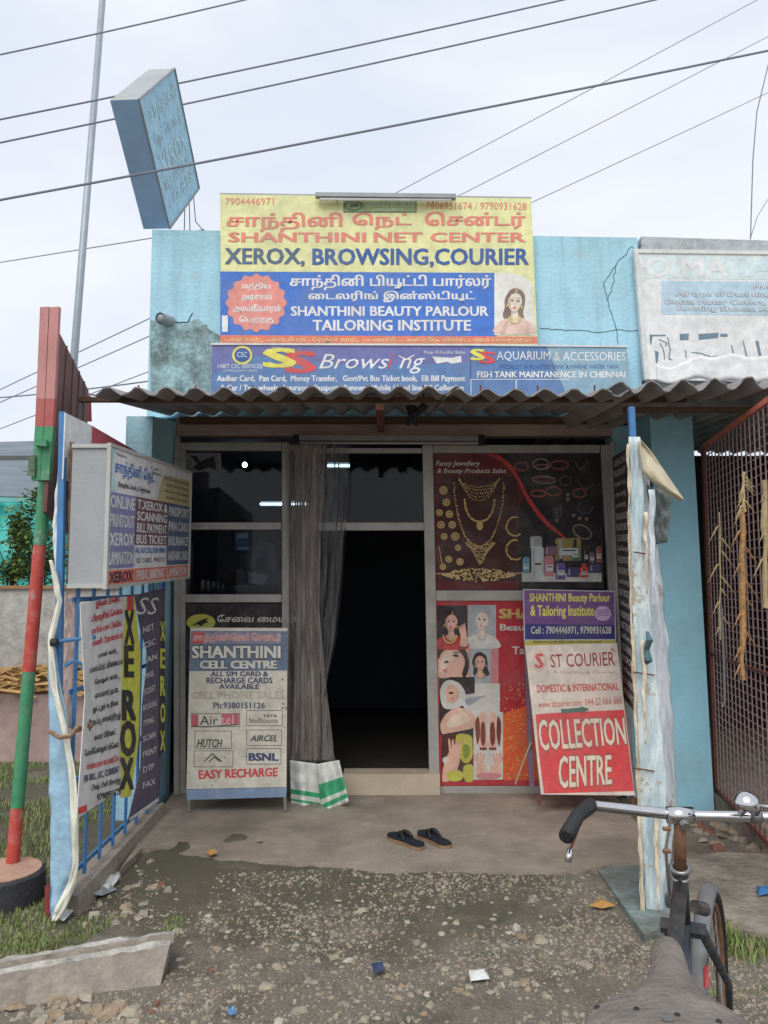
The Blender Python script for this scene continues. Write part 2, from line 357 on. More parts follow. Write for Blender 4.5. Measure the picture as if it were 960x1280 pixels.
# parapet with its slightly sloping top, lintel band below
xl = at(187, 400, 6).x; xr = at(800, 400, 6).x
mb = MB(); mb.hexa([(xl, 6, 2.93), (xr, 6, 2.93), (xr, 6.2, 2.93), (xl, 6.2, 2.93), (xl, 6, tl.z), (xr, 6, tr.z), (xr, 6.2, tr.z), (xl, 6.2, tl.z)])
mb.build('parapet_wall', blue_wall, bld)
# weathered plaster patch, its own irregular skin a few millimetres proud
wp = [(188, 400), (230, 405), (248, 398), (262, 412), (276, 420), (272, 430), (266, 440), (266, 500), (188, 500)]
MB().prism([at(x, y, 5.996) for x, y in wp][::-1], (0, .004, 0)).build('weathered_plaster', old_wall, bld, label='black mould stained plaster beside the signboards')
crack_m = mat('crack_shadow_grime', (52, 66, 74), .95, .2, 20)
bb = Board(bld, zoomfn(580, 280, 2.526, 5.9985), NF)
def jag(p, n=5, j=3):
    o = [p[0]]
    for a, b_ in zip(p, p[1:]):
        for i in range(1, n + 1):
            o.append((a[0] + (b_[0] - a[0]) * i / n + (random.uniform(-j, j) if i < n else 0), a[1] + (b_[1] - a[1]) * i / n + (random.uniform(-j, j) if i < n else 0)))
    return o
mb = MB()
for p in ([(530, 70), (480, 130), (440, 190), (455, 245), (480, 330), (487, 380)], [(240, 330), (340, 335), (430, 342), (480, 333), (560, 338)], [(480, 130), (470, 190), (455, 240)], [(530, 70), (545, 100)]):
    bb.line(mb, jag(p), 1.7)
mb.build('crack', crack_m, bld)
bb = Board(bld, zoomfn(0, 370, 3.28, 5.9985), NF); mb = MB()
for p in ([(790, 70), (770, 110), (800, 135), (850, 120)], [(700, 100), (740, 110), (780, 105)], [(620, 110), (660, 120)], [(800, 140), (825, 160), (853, 150)]):
    bb.line(mb, jag(p), 4)
mb.build('crack', crack_m, bld)
# building body behind
mb = MB(); mb.box(xl + .01, 6.2, 3.1, 2.28, 10, 4.1); mb.build('upper_block', grey_wall, bld)
# side return walls
A, B = at(158, 520, 5.46), at(191, 520, 5.46)
MB().hexa([(A.x, 5.46, -.1), (B.x, 5.46, -.1), (-1.64, 6.05, -.1), (A.x, 6.05, -.1), (A.x, 5.46, 2.82), (B.x, 5.46, 2.82), (-1.64, 6.05, 2.9), (A.x, 6.05, 2.9)]).build('left_return_wall', blue_wall, bld)
MB().box(A.x, 6.05, -.1, A.x + .12, 10, 3.1).build('left_side_wall', blue_wall, bld)
p = [at(812, 520, 5.5), at(865, 520, 5.5)]; q = [at(838, 1008, 5.5), at(893, 1006, 5.5)]
base = [Vector((a.x, 5.5, -.05)) for a in q]; top = [Vector((a.x, 5.5, 2.86)) for a in p]
pil_m = mat('dark_blue_distemper', (104, 144, 158), .9, .12, 4, bump=.2, bsc=40, dirt=.6, dirtc=(.2, .26, .26), dsc=2, E=.42, dpos=.54)
MB().hexa([base[0], base[1], base[1] + Vector((0, .5, 0)), base[0] + Vector((0, .5, 0)), top[0], top[1], top[1] + Vector((0, .5, 0)), top[0] + Vector((0, .5, 0))]).build('pillar', pil_m, bld)
MB().hexa([(1.84, 6.0, -.05), (base[0].x, 5.98, -.05), (base[0].x, 6.2, -.05), (1.84, 6.2, -.05), (1.80, 6.0, 2.86), (top[0].x, 5.98, 2.86), (top[0].x, 6.2, 2.86), (1.80, 6.2, 2.86)]).build('right_return_wall', blue_wall, bld)
MB().box(2.3, 6.0, -.1, 2.42, 10, 3.1).build('right_side_wall', pil_m, bld)
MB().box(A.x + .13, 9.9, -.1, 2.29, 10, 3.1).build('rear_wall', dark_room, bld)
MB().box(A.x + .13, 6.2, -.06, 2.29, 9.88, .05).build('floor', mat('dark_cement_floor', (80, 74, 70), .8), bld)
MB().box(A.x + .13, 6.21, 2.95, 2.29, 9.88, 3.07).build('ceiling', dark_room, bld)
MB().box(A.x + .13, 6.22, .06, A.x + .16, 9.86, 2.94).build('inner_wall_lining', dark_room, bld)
lint = mat('brown_grey_fascia', (142, 124, 118), .85, .2, 5, stretch=(1, 6, 6), E=.6)
MB().box(-1.64, 5.99, at(0, 545, 6).z, 1.8, 6.12, 2.915).build('lintel', lint, bld)
MB().box(-1.60, 5.93, at(0, 531, 6).z, 1.9, 5.985, at(0, 523, 6).z).build('lintel_board', wood_brown, bld)
# doorstep
s0, s1 = at(429, 967, 5.9), at(550, 968, 5.9)
step_m = mat('beige_tiled_step', (198, 182, 158), .7, .1, 6, dirt=.4, dirtc=(.25, .2, .15), dsc=4)
MB().box(s0.x, 5.9, .04, s1.x, 6.08, s0.z - .004).build('doorstep', step_m, bld)
# pipe stub
pp = at(207, 401, 6)
mb = MB(); mb.tube([pp + Vector((.04, .02, 0)), pp + Vector((-.01, -.12, -.02))], .045, 14, caps=False); mb.tube([pp + Vector((.04, .0, 0)), pp + Vector((-.008, -.115, -.02))], .034, 12)
mb.build('drain_pipe', mat('grey_pvc', (140, 148, 152), .6, E=.8), bld, smooth=True)

# ---- shopfront frame
fr = empty('shopfront', (0, 6, .05), 'aluminium shopfront frame with tinted glass around the dark doorway', 'shopfront')
def bar(x0t, x1t, yt, x0b, x1b, yb, Y=5.95, d=.05, m=alu, name='mullion'):
    return MB().slab([at(x0t, yt, Y), at(x1t, yt, Y), at(x1b, yb, Y), at(x0b, yb, Y)], (0, d, 0)).build(name, m, fr, bevel=.003)
bar(217, 224, 545, 217, 224, 1002, Y=5.93); bar(224.5, 231, 553, 225, 232, 1002)
bar(352, 361, 553, 353, 362, 1000); bar(386, 394, 560, 387, 396, 990)
bar(528, 541, 556, 537, 550, 992, Y=5.945)
bar(751, 762, 556, 776, 787, 990); bar(762.5, 768, 552, 788, 794, 990, Y=5.93)
for x0, x1, y0, y1 in ((231.5, 351.5, 553, 563), (231.5, 351.5, 653, 662), (231.5, 352, 743, 753), (232, 353, 985, 999), (361.5, 385.5, 556, 563), (394.5, 527.5, 560, 566), (394.5, 530, 653, 663)):
    bar(x0, x1, y0, x0, x1, y1, Y=5.953, name='rail')
bar(541.5, 750, 556, 541.5, 750, 566, Y=5.953, name='rail'); bar(545, 762, 738, 545, 763, 751, Y=5.953, name='rail'); bar(549.5, 776, 983, 550, 776, 996, Y=5.953, name='rail')
def pane(q, m=glass, name='pane', Y=5.985): return MB().slab([at(x, y, Y) for x, y in q], (0, .006, 0)).build(name, m, fr)
pane([(231, 563), (352, 563), (352, 653), (231, 653)]); pane([(231, 662), (352, 662), (352, 743), (231, 743)])
pane([(361, 563), (386, 563), (387, 985), (362, 985)]); pane([(394, 566), (528, 566), (530, 653), (394, 653)])
pane([(541, 566), (751, 566), (761, 738), (543, 738)]); pane([(545, 751), (763, 751), (776, 984), (549, 984)])
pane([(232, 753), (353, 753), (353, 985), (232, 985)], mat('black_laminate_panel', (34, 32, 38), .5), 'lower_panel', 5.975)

# ---- things in the room
lampm = mat('lit_lamp', (225, 240, 255), emit=22)
tubem = mat('lit_tube', (215, 235, 250), emit=7)
def lamp(px, py, Y, r, label):
    e = empty('light_bulb', at(px, py, Y), label, 'light bulb'); c = at(px, py, Y)
    mb = MB(); mb.tube([c + Vector((0, 0, dz)) for dz in (-r, -r * .7, 0, r * .7, r)], [r * .25, r * .75, r, r * .75, r * .35], 12); mb.build('bulb', lampm, e, smooth=True)
    MB().tube([c + Vector((0, 0, r)), c + Vector((0, 0, r + .05))], r * .4, 10).build('socket', black_plastic, e)
    MB().tube([c + Vector((0, 0, r + .05)), Vector((c.x, c.y, 2.95))], .004, 5).build('flex', black_plastic, e)
lamp(306, 581, 7.4, .024, 'glowing round bulb behind the upper left shop window')
def tube(px0, px1, py, Y, label):
    a, c = at(px0, py, Y), at(px1, py, Y); e = empty('tube_light', a, label, 'tube light')
    MB().tube([a, c], .008, 8).build('tube', tubem, e); MB().box(a.x, a.y + .014, a.z - .02, c.x, a.y + .04, a.z + .03).build('batten', white_pl, e)
    for x in (a.x + .05, c.x - .05): MB().tube([(x, a.y + .027, a.z + .03), (x, a.y + .027, 2.95)], .003, 5).build('hanger', black_plastic, e)
tube(325, 385, 630, 8.3, 'thin lit tube light deep inside left of the curtain')
tube(409, 437, 582, 7.0, 'short lit tube light above the open doorway')
o = MB(); o.slab([at(294, 665, 6.02), at(312, 665, 6.02), at(313, 688, 6.02), at(294, 688, 6.02)], (0, .002, 0), 0)
st = tag(o.build('window_sticker', [mat('sticker_blue', (90, 130, 165), .5)]), 'small blue and white sticker in the middle left window', 'sticker')
bb = Board(st, lambda x, y: at(x, y, 6.018), NF); mb = MB(); bb.quad(mb, 296, 667, 310, 673); bb.quad(mb, 297, 684, 311, 687); mb.build('print', white_pl, st)
pr = empty('printer', at(335, 742, 6.6), 'grey copying machine with paper behind the middle left window', 'printer')
c = at(326, 700, 6.6)
MB().box(c.x - .2, 6.5, .75, c.x + .2, 6.9, c.z - .08).build('body', mat('printer_grey', (150, 140, 135), .6), pr, bevel=.03)
mb = MB(); mb.tube([(c.x - .09, 6.55, c.z - .1), (c.x - .09, 6.55, c.z + .02), (c.x - .06, 6.6, c.z + .09), (c.x, 6.6, c.z + .12), (c.x + .07, 6.6, c.z + .09), (c.x + .1, 6.55, c.z), (c.x + .1, 6.55, c.z - .1)], .06, 10); mb.build('lid', mat('printer_lid', (165, 155, 148), .5), pr, smooth=True)
MB().slab([at(310, 714, 6.45), at(335, 720, 6.45), at(330, 731, 6.45), at(310, 729, 6.45)], (0, .01, 0)).build('paper', white_pl, pr)
MB().box(c.x - .25, 6.48, .05, c.x + .25, 6.95, .745).build('stand', dark_room, pr)
o = MB(); bbp = [(232, 566), (276, 566), (277, 591), (262, 592), (258, 589), (234, 592)]
o.prism([at(x, y, 5.982) for x, y in bbp][::-1], (0, .002, 0))
st = tag(o.build('torn_sticker', mat('torn_paper', (120, 122, 125), .9, .3, 20)), 'torn paper rest in the top corner of the left window', 'sticker')
bb = Board(st, lambda x, y: at(x, y, 5.98), NF); mb = MB(); bb.pol(mb, [(238, 570), (246, 570), (250, 577), (257, 574), (268, 570), (270, 588), (262, 584), (250, 588), (240, 585), (247, 580)]); mb.build('hole', black_plastic, st)
rk = empty('shelf_rack', (-1.0, 8.9, .05), 'dim steel shelf rack of goods at the back behind the left windows', 'shelf')
rkm = mat('rack_grey', (120, 124, 130), .5)
for x in (-1.62, -.80): MB().box(x, 8.7, .05, x + .03, 9.1, 2.3).build('upright', rkm, rk)
for z in (.4, .9, 1.4, 1.9, 2.28): MB().box(-1.59, 8.7, z, -.80, 9.1, z + .02).build('shelf', rkm, rk)
gcol = [mat('carton_brown', (150, 118, 84), .8), mat('carton_white', (190, 190, 188), .7), mat('carton_blue', (70, 100, 150), .6), mat('carton_red', (160, 60, 56), .6)]
for z in (.42, .92, 1.42, 1.92):
    x = -1.56
    while x < -1.02:
        w_ = random.uniform(.08, .2); h_ = random.uniform(.12, .34)
        gi_ = random.randrange(4); o = MB().box(x, 8.74 + random.uniform(0, .05), z, x + w_, 9.0, z + h_).build('carton', gcol[gi_]); tag(o, 'dim %s carton on the shelf %s of the rack inside the shop' % (('brown', 'white', 'blue', 'red')[gi_], {.42: 'lowest', .92: 'second', 1.42: 'third', 1.92: 'top'}[z] + ' level'), 'box', 'cartons on the rack inside'); x += w_ + random.uniform(.01, .05)
ct_ = empty('counter', (-1.1, 7.6, .05), 'dark wooden counter inside the shop behind the left windows', 'counter')
MB().box(-1.5, 7.5, .05, -.62, 7.9, .95).build('front', mat('dark_wood', (70, 52, 42), .6), ct_); MB().box(-1.53, 7.46, .952, -.59, 7.94, .985).build('top', mat('counter_top', (96, 84, 76), .4), ct_)


# ================================================================== CANOPY
PITCHX = .170
def sheet(x0, x1, yf0, yf1, yb, zf, zb, parent, lift=0, ph=0, A=.023):
    n = max(8, int((x1 - x0) / PITCHX * 10)); ny = 6
    jit = [random.uniform(-.02, .02) for _ in range(n + 1)]
    mb = MB()
    def pt(i, j, dz):
        x = x0 + (x1 - x0) * i / n; v = j / ny
        yf = yf0 + (yf1 - yf0) * i / n + (jit[i] if j == 0 else 0); y = yf + (yb - yf) * v
        return Vector((x, y, zf + (zb - zf) * (y - yf0) / (yb - yf0) + lift + A * math.cos(2 * math.pi * x / PITCHX + ph) + dz))
    top = [pt(i, j, .004) for j in range(ny + 1) for i in range(n + 1)]; bot = [pt(i, j, -.004) for j in range(ny + 1) for i in range(n + 1)]
    w = n + 1; o = len(top); fs = []
    for j in range(ny):
        for i in range(n):
            a = j * w + i; fs.append((a, a + 1, a + w + 1, a + w)); fs.append((a + o, a + w + o, a + w + 1 + o, a + 1 + o))
    for i in range(n): fs.append((i, i + o, i + 1 + o, i + 1)); k = ny * w + i; fs.append((k, k + 1, k + 1 + o, k + o))
    for j in range(ny): a = j * w; fs.append((a, a + w, a + w + o, a + o)); a = j * w + n; fs.append((a, a + o, a + w + o, a + w))
    mb.add(top + bot, fs)
    return mb.build('roof_sheet', asbestos, parent, smooth=False)
ZF, ZB = at(480, 490, 4.4).z, 2.965
can = empty('canopy_roof', (0, 5.2, 2.7), 'sagging corrugated cement canopy over the shop entrance', 'roof')
ph = -2 * math.pi * at(463, 480, 4.4).x / PITCHX
xx = [-1.72, -.62, .42, 1.42]
sheet(-1.72, -.60, 4.40, 4.40, 5.99, ZF + .005, ZB, can, 0, ph)
sheet(-.68, .44, 4.39, 4.40, 5.99, ZF, ZB, can, .010, ph)
sheet(.36, 1.46, 4.40, 4.41, 5.99, ZF - .002, ZB, can, 0, ph)
zp = at(0, 504, 4.75).z
mb = MB(); mb.box(at(115, 0, 4.75).x, 4.75, zp + .012, 1.9, 4.79, zp + .04); mb.build('purlin', wood_brown, can)
for x in (-.05,): MB().hexa([(x, 4.5, ZF - .085), (x + .05, 4.5, ZF - .085), (x + .05, 5.98, ZB - .16), (x, 5.98, ZB - .16), (x, 4.5, ZF - .045), (x + .05, 4.5, ZF - .045), (x + .05, 5.98, ZB - .115), (x, 5.98, ZB - .115)]).build('rafter', steel_rust, can)
for k in range(9):
    x = -1.55 + k * .36
    MB().tube([(x, 4.77, zp + .035), (x, 4.77, zp + .12)], .006, 6).build('hook_bolt', steel_rust, can)
# hanging dark clump at the middle
c = at(516, 520, 4.9)
mb = MB()
for k in range(7): mb.tube([c + Vector((random.uniform(-.05, .1), random.uniform(-.03, .03), .07)), c + Vector((random.uniform(-.05, .06), random.uniform(-.03, .03), -.04 + random.uniform(-.04, .03)))], [.02, .012], 6)
tag(mb.build('rag', rubber), 'dark rag bundle tied under the middle of the canopy', 'rag')
can2 = empty('canopy_roof', (2.4, 5.2, 2.8), 'raised corrugated roof sheet over the neighbouring caged shop', 'roof')
ph2 = -2 * math.pi * at(820, 468, 4.3).x / PITCHX
z2 = at(820, 478, 4.3).z
sheet(1.36, 2.45, 4.42, 4.18, 8.02, z2, 3.01, can2, 0, ph2, .034)
sheet(2.37, 4.35, 4.18, 4.1, 8.02, z2 + .01, 3.01, can2, .004, ph2, .034)
MB().box(1.5, 4.72, z2 - .075, 3.5, 4.76, z2 - .045).build('purlin', wood_brown, can2)
# neighbour building
nb = empty('neighbour_shop', (3, 7, 0), 'stained grey-topped neighbouring shop wall behind the white torn banner', 'building')
n0, n1 = at(801, 298, 6), at(960, 303, 6)
slope = (n1.z - n0.z) / (n1.x - n0.x)
MB().hexa([(n0.x + .002, 5.998, 3.02), (4.2, 5.998, 3.02), (4.2, 6.198, 3.02), (n0.x + .002, 6.198, 3.02), (n0.x + .002, 5.998, n0.z + .015), (4.2, 5.998, n0.z + .015 + slope * (4.2 - n0.x)), (4.2, 6.198, n0.z + .015 + slope * (4.2 - n0.x)), (n0.x + .002, 6.198, n0.z + .015)]).build('parapet_wall', grey_wall, nb)
MB().box(2.43, 8.0, -.1, 4.2, 8.03, 2.952).build('rear_wall', mat('dark_maroon_wall', (52, 40, 44), .9), nb)
MB().box(4.05, 4.3, -.1, 4.2, 5.99, 3.0).build('side_wall', grey_wall, nb)
MB().box(4.05, 6.2, -.1, 4.2, 7.99, 3.0).build('side_wall', grey_wall, nb)
MB().box(2.3, 4.6, -.1, 4.04, 7.99, .15).build('raised_floor', rough_m, nb)
# ---- cage grille
gA, gB = Vector((2.36, 5.62, .17)), Vector((2.07, 3.95, .17)); gh = 2.62
gr = empty('cage_grille', (2.2, 4.9, .17), 'rusty square mesh grille closing the neighbouring shop', 'grille')
gd = gB - gA; gl = gd.length; gu = gd.normalized(); gn = Vector((gu.y, -gu.x, 0))
def gp(s, z, o=0): return gA + gu * s + Vector((0, 0, z)) + gn * o
rail_m = mat('faded_red_oxide_steel', (190, 106, 84), .7, .3, 14, bump=.2, E=.75)
MB().tube([gp(0, gh - .17), gp(gl, gh - .17)], .022, 4).build('top_rail', rail_m, gr)
MB().tube([gp(0, 0), gp(gl, 0)], .02, 4).build('bottom_rail', steel_rust, gr)
MB().tube([gp(0, .95), gp(gl, .95)], .012, 4).build('mid_rail', steel_rust, gr)
for s in (0, gl): MB().tube([gp(s, 0), gp(s, gh - .17)], .022, 4).build('end_post', steel_rust, gr)
nv = 19
barm = mat('pinkish_grey_bar', (128, 108, 106), .8, .3, 30, E=.75)
gv = MB().tube([gp(0, .01, .006), gp(0, gh - .19, .006)], .0045, 4).build('vertical_bar', barm, gr)
for k in range(1, nv):
    c_ = gv.copy(); COL.objects.link(c_); c_.parent = gr; c_.location = gu * (gl * k / nv)
ghb = MB().tube([gp(0, .06, -.004), gp(gl, .06, -.004)], .0042, 4).build('horizontal_bar', barm, gr)
for k in range(1, 47):
    c_ = ghb.copy(); COL.objects.link(c_); c_.parent = gr; c_.location = (0, 0, k * (gh - .2) / 47)
# dried palm garlands on the grille
straw = mat('dry_palm_straw', (184, 140, 92), .9, .5, 40, bump=.5, E=.95); straw2 = mat('pale_dry_straw', (176, 156, 116), .9, .3, 30, E=.8)
def garland(px, y0, y1, w, m, label, s=4.35):
    mb = MB(); P0 = at(px, y0, s); P1 = at(px, y1, s)
    pts = [P0.lerp(P1, k / 8) + Vector((random.uniform(-.006, .006), 0, 0)) for k in range(9)]
    mb.tube(pts, [w * (.5 + .5 * random.random()) for _ in pts], 6)
    e = empty('dried_garland', P0, label, 'garland', 'dried garlands hung on the grille')
    mb.build('stem', m, e)
    for k in range(9):
        p = P0.lerp(P1, .1 + .1 * k); sg = random.choice((-1, 1)); l = random.uniform(.05, .14); q = p + Vector((sg * l * .7, -.02, -l)); r = p + Vector((sg * l * .2, 0, -l * .2))
        MB().add([p, r + Vector((0, 0, .012)), q, r - Vector((0, 0, .012)), r + Vector((0, -.01, 0))], [(0, 1, 4), (1, 2, 4), (2, 3, 4), (3, 0, 4), (0, 3, 2, 1)]).build('leaf', m, e)
garland(928, 640, 850, .020, straw, 'orange dried garland, longest of those on the grille')
garland(930, 590, 640, .012, straw2, 'short pale straw bundle above the orange garland', 4.36)
garland(957, 600, 760, .022, straw2, 'thick pale dried garland at the right end of the grille', 4.2)
garland(900, 640, 800, .006, straw2, 'thin grey straw strand beside the pillar', 4.8)
mb = MB(); mb.tube([at(902, 760, 4.7), at(905, 830, 4.7), at(906, 878, 4.7), at(902, 884, 4.7)], .008, 6)
tag(mb.build('hanging_cable', mat('grey_cable', (120, 120, 122), .7)), 'grey cable hanging with a hooked end on the grille', 'cable')

# ================================================================== SIGNS
yel = pm('faded_yellow_flex', (205, 196, 134)); pinkt = pm('faded_pink_print', (206, 110, 96)); navy = pm('navy_print', (44, 78, 134)); slate = pm('slate_print', (70, 88, 112))
roy = pm('royal_blue_flex', (52, 96, 168)); whi = pm('white_print', (224, 228, 224)); cre = pm('cream_print', (232, 228, 186)); salm = pm('salmon_print', (208, 118, 108))
redo = pm('orange_red_print', (206, 100, 78)); grn = pm('dark_green_print', (64, 96, 84)); skin = pm('printed_skin', (214, 178, 158)); hair = pm('printed_dark_hair', (52, 44, 48)); dres = pm('printed_red_dress', (196, 96, 96))
gold = pm('printed_gold', (196, 168, 92)); pale = pm('pale_backdrop', (196, 190, 180))
frame_grey = mat('galvanised_frame', (148, 152, 156), .5, .15, 10, metal=.3)
def signbody(name, label, cat, quad, Y, d, m, group=None, loc=None):
    q = [at(x, y, Y) for x, y in quad]
    e = empty(name, (q[3] + q[2]) / 2, label, cat, group)
    MB().slab(q, (0, d, 0)).build('panel', m, e)
    return e
e = signbody('net_center_banner', 'large yellow and blue NET CENTER banner topmost on the parapet', 'banner', [(275, 243), (664, 248), (672, 432), (277, 430)], 5.93, .02, yel)
for a, c in (((275, 243), (664, 248)), ((277, 432), (672, 434))): MB().tube([at(*a, 5.965), at(*c, 5.965)], .012, 4).build('frame_bar', frame_grey, e)
for a, c in (((277, 243), (279, 430)), ((400, 244), (402, 431)), ((535, 246), (538, 432)), ((662, 248), (670, 432))): MB().tube([at(*a, 5.975), at(*c, 5.975)], .012, 4).build('frame_bar', frame_grey, e)
B = Board(e, zoomfn(260, 230, 2.2857, 5.93), NF)
mb = MB(); B.quad(mb, 35, 250, 825, 432, 0, 1, .005); mb.build('print_panel', roy, e)
mb = MB(); B.pol(mb, [(35, 432), (940, 436), (941, 456), (36, 454)], 0, 1); mb.build('print_panel', redo, e)
B.text(pinkt, '7904446971', 50, 40, 188, 60); B.text(pinkt, '7806951674 / 9790931628', 622, 51, 910, 72, slope=.01)
for w_, x0, x1, y0, y1 in (('சாந்தினி', 55, 382, 82, 136), ('நெட்', 415, 580, 83, 130), ('சென்டர்', 622, 905, 80, 128)): B.text(pinkt, w_, x0, y0, x1, y1, tamil=True, off=.03)
for w_, x0, x1 in (('SHANTHINI', 60, 450), ('NET', 475, 612), ('CENTER', 637, 905)): B.text(pinkt, w_, x0, 139, x1, 166, off=.03)
B.text(slate, 'XEROX,', 50, 184, 275, 236, off=.03); B.text(navy, 'BROWSING,COURIER', 300, 185, 915, 238, off=.03)
mb = MB(); B.quad(mb, 387, 42, 596, 82); B.quad(mb, 390, 45, 593, 79, 1, 2); B.ell(mb, 416, 62, 26, 16, 0, 3); B.ell(mb, 416, 62, 22, 12, 1, 4)
B.pol(mb, [(404, 68), (410, 56), (418, 60), (428, 54), (430, 66)], 0, 5); mb.build('logo', [grn, pm('logo_green', (132, 148, 96))], e)
B.text(whi, 'சேவை மையம்', 448, 48, 590, 66, layer=4, tamil=True); B.text(whi, 'COMMON SERVICE', 470, 70, 560, 77, layer=4)
mb = MB(); B.ell(mb, 138, 340, 84, 80, 0, 2, 96, 0, .05, 16); mb.build('badge', salm, e)
for w_, a in (('மத்திய', (98, 282, 178, 305)), ('அரசால்', (95, 312, 182, 335)), ('அங்கீகாரம்', (73, 344, 207, 369)), ('பெற்றது', (90, 377, 187, 401))): B.text(whi, w_, *a, layer=3, tamil=True, off=.025)
B.text(whi, 'சாந்தினி பியூட்டி பார்லர்', 235, 260, 808, 303, tamil=True, off=.03); B.text(cre, 'டைலரிங் இன்ஸ்டியுட்', 288, 306, 762, 338, tamil=True, off=.03)
B.text(whi, 'SHANTHINI BEAUTY PARLOUR', 238, 350, 800, 377, off=.03); B.text(cre, 'TAILORING INSTITUTE', 300, 389, 750, 419, off=.03)
B.text(yel, 'பான் கார்டு, பாஸ்போர்ட், ரேஷன் கார்டு, பயணச்சீட்டு முன்பதிவு, மின்கட்டணம் செலுத்துதல்', 50, 438, 925, 455, tamil=True, layer=3)
mb = MB(); B.quad(mb, 40, 376, 57, 423, 0, 3); mb.build('small_print', whi, e)
def smooth(pts, k=4):
    o = []; n = len(pts)
    for i in range(n):
        p0, p1, p2_, p3_ = pts[i - 1], pts[i], pts[(i + 1) % n], pts[(i + 2) % n]
        for j in range(k):
            u = j / k; o.append(tuple(.5 * (2 * p1[q] + (p2_[q] - p0[q]) * u + (2 * p0[q] - 5 * p1[q] + 4 * p2_[q] - p3_[q]) * u * u + (3 * p1[q] - p0[q] - 3 * p2_[q] + p3_[q]) * u ** 3) for q in (0, 1)))
    return o
def blend(a, b_, name, f=.5):
    ca, cb_ = (m.node_tree.nodes['Color Ramp'].color_ramp.elements[1].color for m in (a, b_))
    if name in MATS: return MATS[name]
    m = a.copy(); m.name = name
    for el in m.node_tree.nodes['Color Ramp'].color_ramp.elements: el.color = [el.color[i] * (1 - f) + cb_[i] * f for i in range(3)] + [1]
    MATS[name] = m; return m
def portrait(B, cx, cy, s, mats, dress=True, name='portrait', tilt=.12, L0=2):
    mb = MB(); ct, st_ = math.cos(tilt), math.sin(tilt)
    def G(pts, mi, lay, head=True, sm=True):
        q = smooth(pts) if sm else pts
        B.pol(mb, [(cx + s * ((x * ct - y * st_) if head else x), cy + s * ((x * st_ + y * ct) if head else y)) for x, y in q], mi, L0 + lay)
    lite = blend(mats[0], mats[3], mats[0].name + '_warm', -.25); dark = blend(mats[0], mats[1], mats[0].name + '_shadow_tone', .30); dk2 = blend(mats[0], mats[1], mats[0].name + '_deep_tone', .6); hl = blend(mats[1], mats[0], mats[1].name + '_sheen', .22); dd_ = blend(mats[2], mats[1], mats[2].name + '_fold', .3)
    G([(-26, -24), (-14, -42), (8, -45), (26, -30), (30, -6), (28, 22), (34, 44), (20, 52), (-18, 50), (-31, 40), (-28, 14), (-31, -6)], 1, 0)
    G([(-12, -38), (4, -42), (16, -36), (2, -37)], 9, 1)
    if dress:
        G([(-58, 88), (-52, 62), (-34, 48), (-12, 42), (0, 50), (14, 42), (34, 47), (52, 60), (58, 88)], 2, 1, False)
        G([(-44, 88), (-30, 60), (-20, 52), (-24, 70), (-30, 88)], 10, 2, False); G([(30, 88), (34, 62), (24, 52), (42, 58), (46, 88)], 10, 2, False)
    G([(-9, 16), (9, 16), (11, 36), (22, 46), (0, 62), (-20, 46), (-11, 36)], 7, 2, False)
    G([(-5, 30), (8, 30), (12, 46), (0, 58), (-8, 46)], 0, 3, False)
    G([(-21, -8), (-17, -26), (0, -33), (17, -26), (21, -8), (18, 10), (9, 23), (0, 28), (-9, 23), (-18, 10)], 7, 4)
    G([(-16, -10), (-12, -26), (2, -31), (17, -24), (20, -8), (16, 9), (8, 20), (1, 24), (-7, 18), (-13, 6)], 0, 5)
    G([(-4, -25), (6, -27), (13, -20), (6, -15), (-2, -17)], 6, 6); G([(7, 2), (14, 0), (15, 7), (8, 10)], 6, 6); G([(0, -8), (3, -6), (4, 3), (1, 4)], 6, 6)
    G([(-17, -4), (-13, 1), (-12, 8), (-16, 4)], 8, 6)
    for sg in (-1, 1):
        G([(sg * 4, -7), (sg * 9, -10), (sg * 14, -7), (sg * 9, -5)], 4, 7); G([(sg * 3, -13), (sg * 9, -16), (sg * 15, -13), (sg * 9, -14.5)], 8, 7)
        G([(sg * 22, 4), (sg * 24, 8), (sg * 22, 16), (sg * 20, 8)], 3, 7)
    G([(-3, 5), (0, 7), (3, 5), (0, 8)], 8, 7); G([(-6, 13), (-2, 11.5), (0, 12.4), (2, 11.5), (6, 13), (0, 17)], 5, 7)
    G([(-22, -12), (-20, -30), (0, -44), (20, -30), (22, -12), (14, -25), (0, -33), (-14, -25)], 1, 8)
    if dress:
        G([(-1, -42), (1, -42), (1.5, -30), (0, -26), (-1.5, -30)], 3, 9)
        for k in range(9): t_ = 3.14 * k / 8; B.ell(mb, cx + s * 15 * math.cos(t_), cy + s * (42 + 16 * math.sin(t_)), 2.4 * s, 2.6 * s, 3, L0 + 9, 7)
        for k in range(7): t_ = 3.14 * k / 6; B.ell(mb, cx + s * 10 * math.cos(t_), cy + s * (38 + 10 * math.sin(t_)), 1.8 * s, 1.8 * s, 3, L0 + 9, 6)
    return mb.build(name, mats[:6] + [lite, dark, dk2, hl, dd_], B.p)
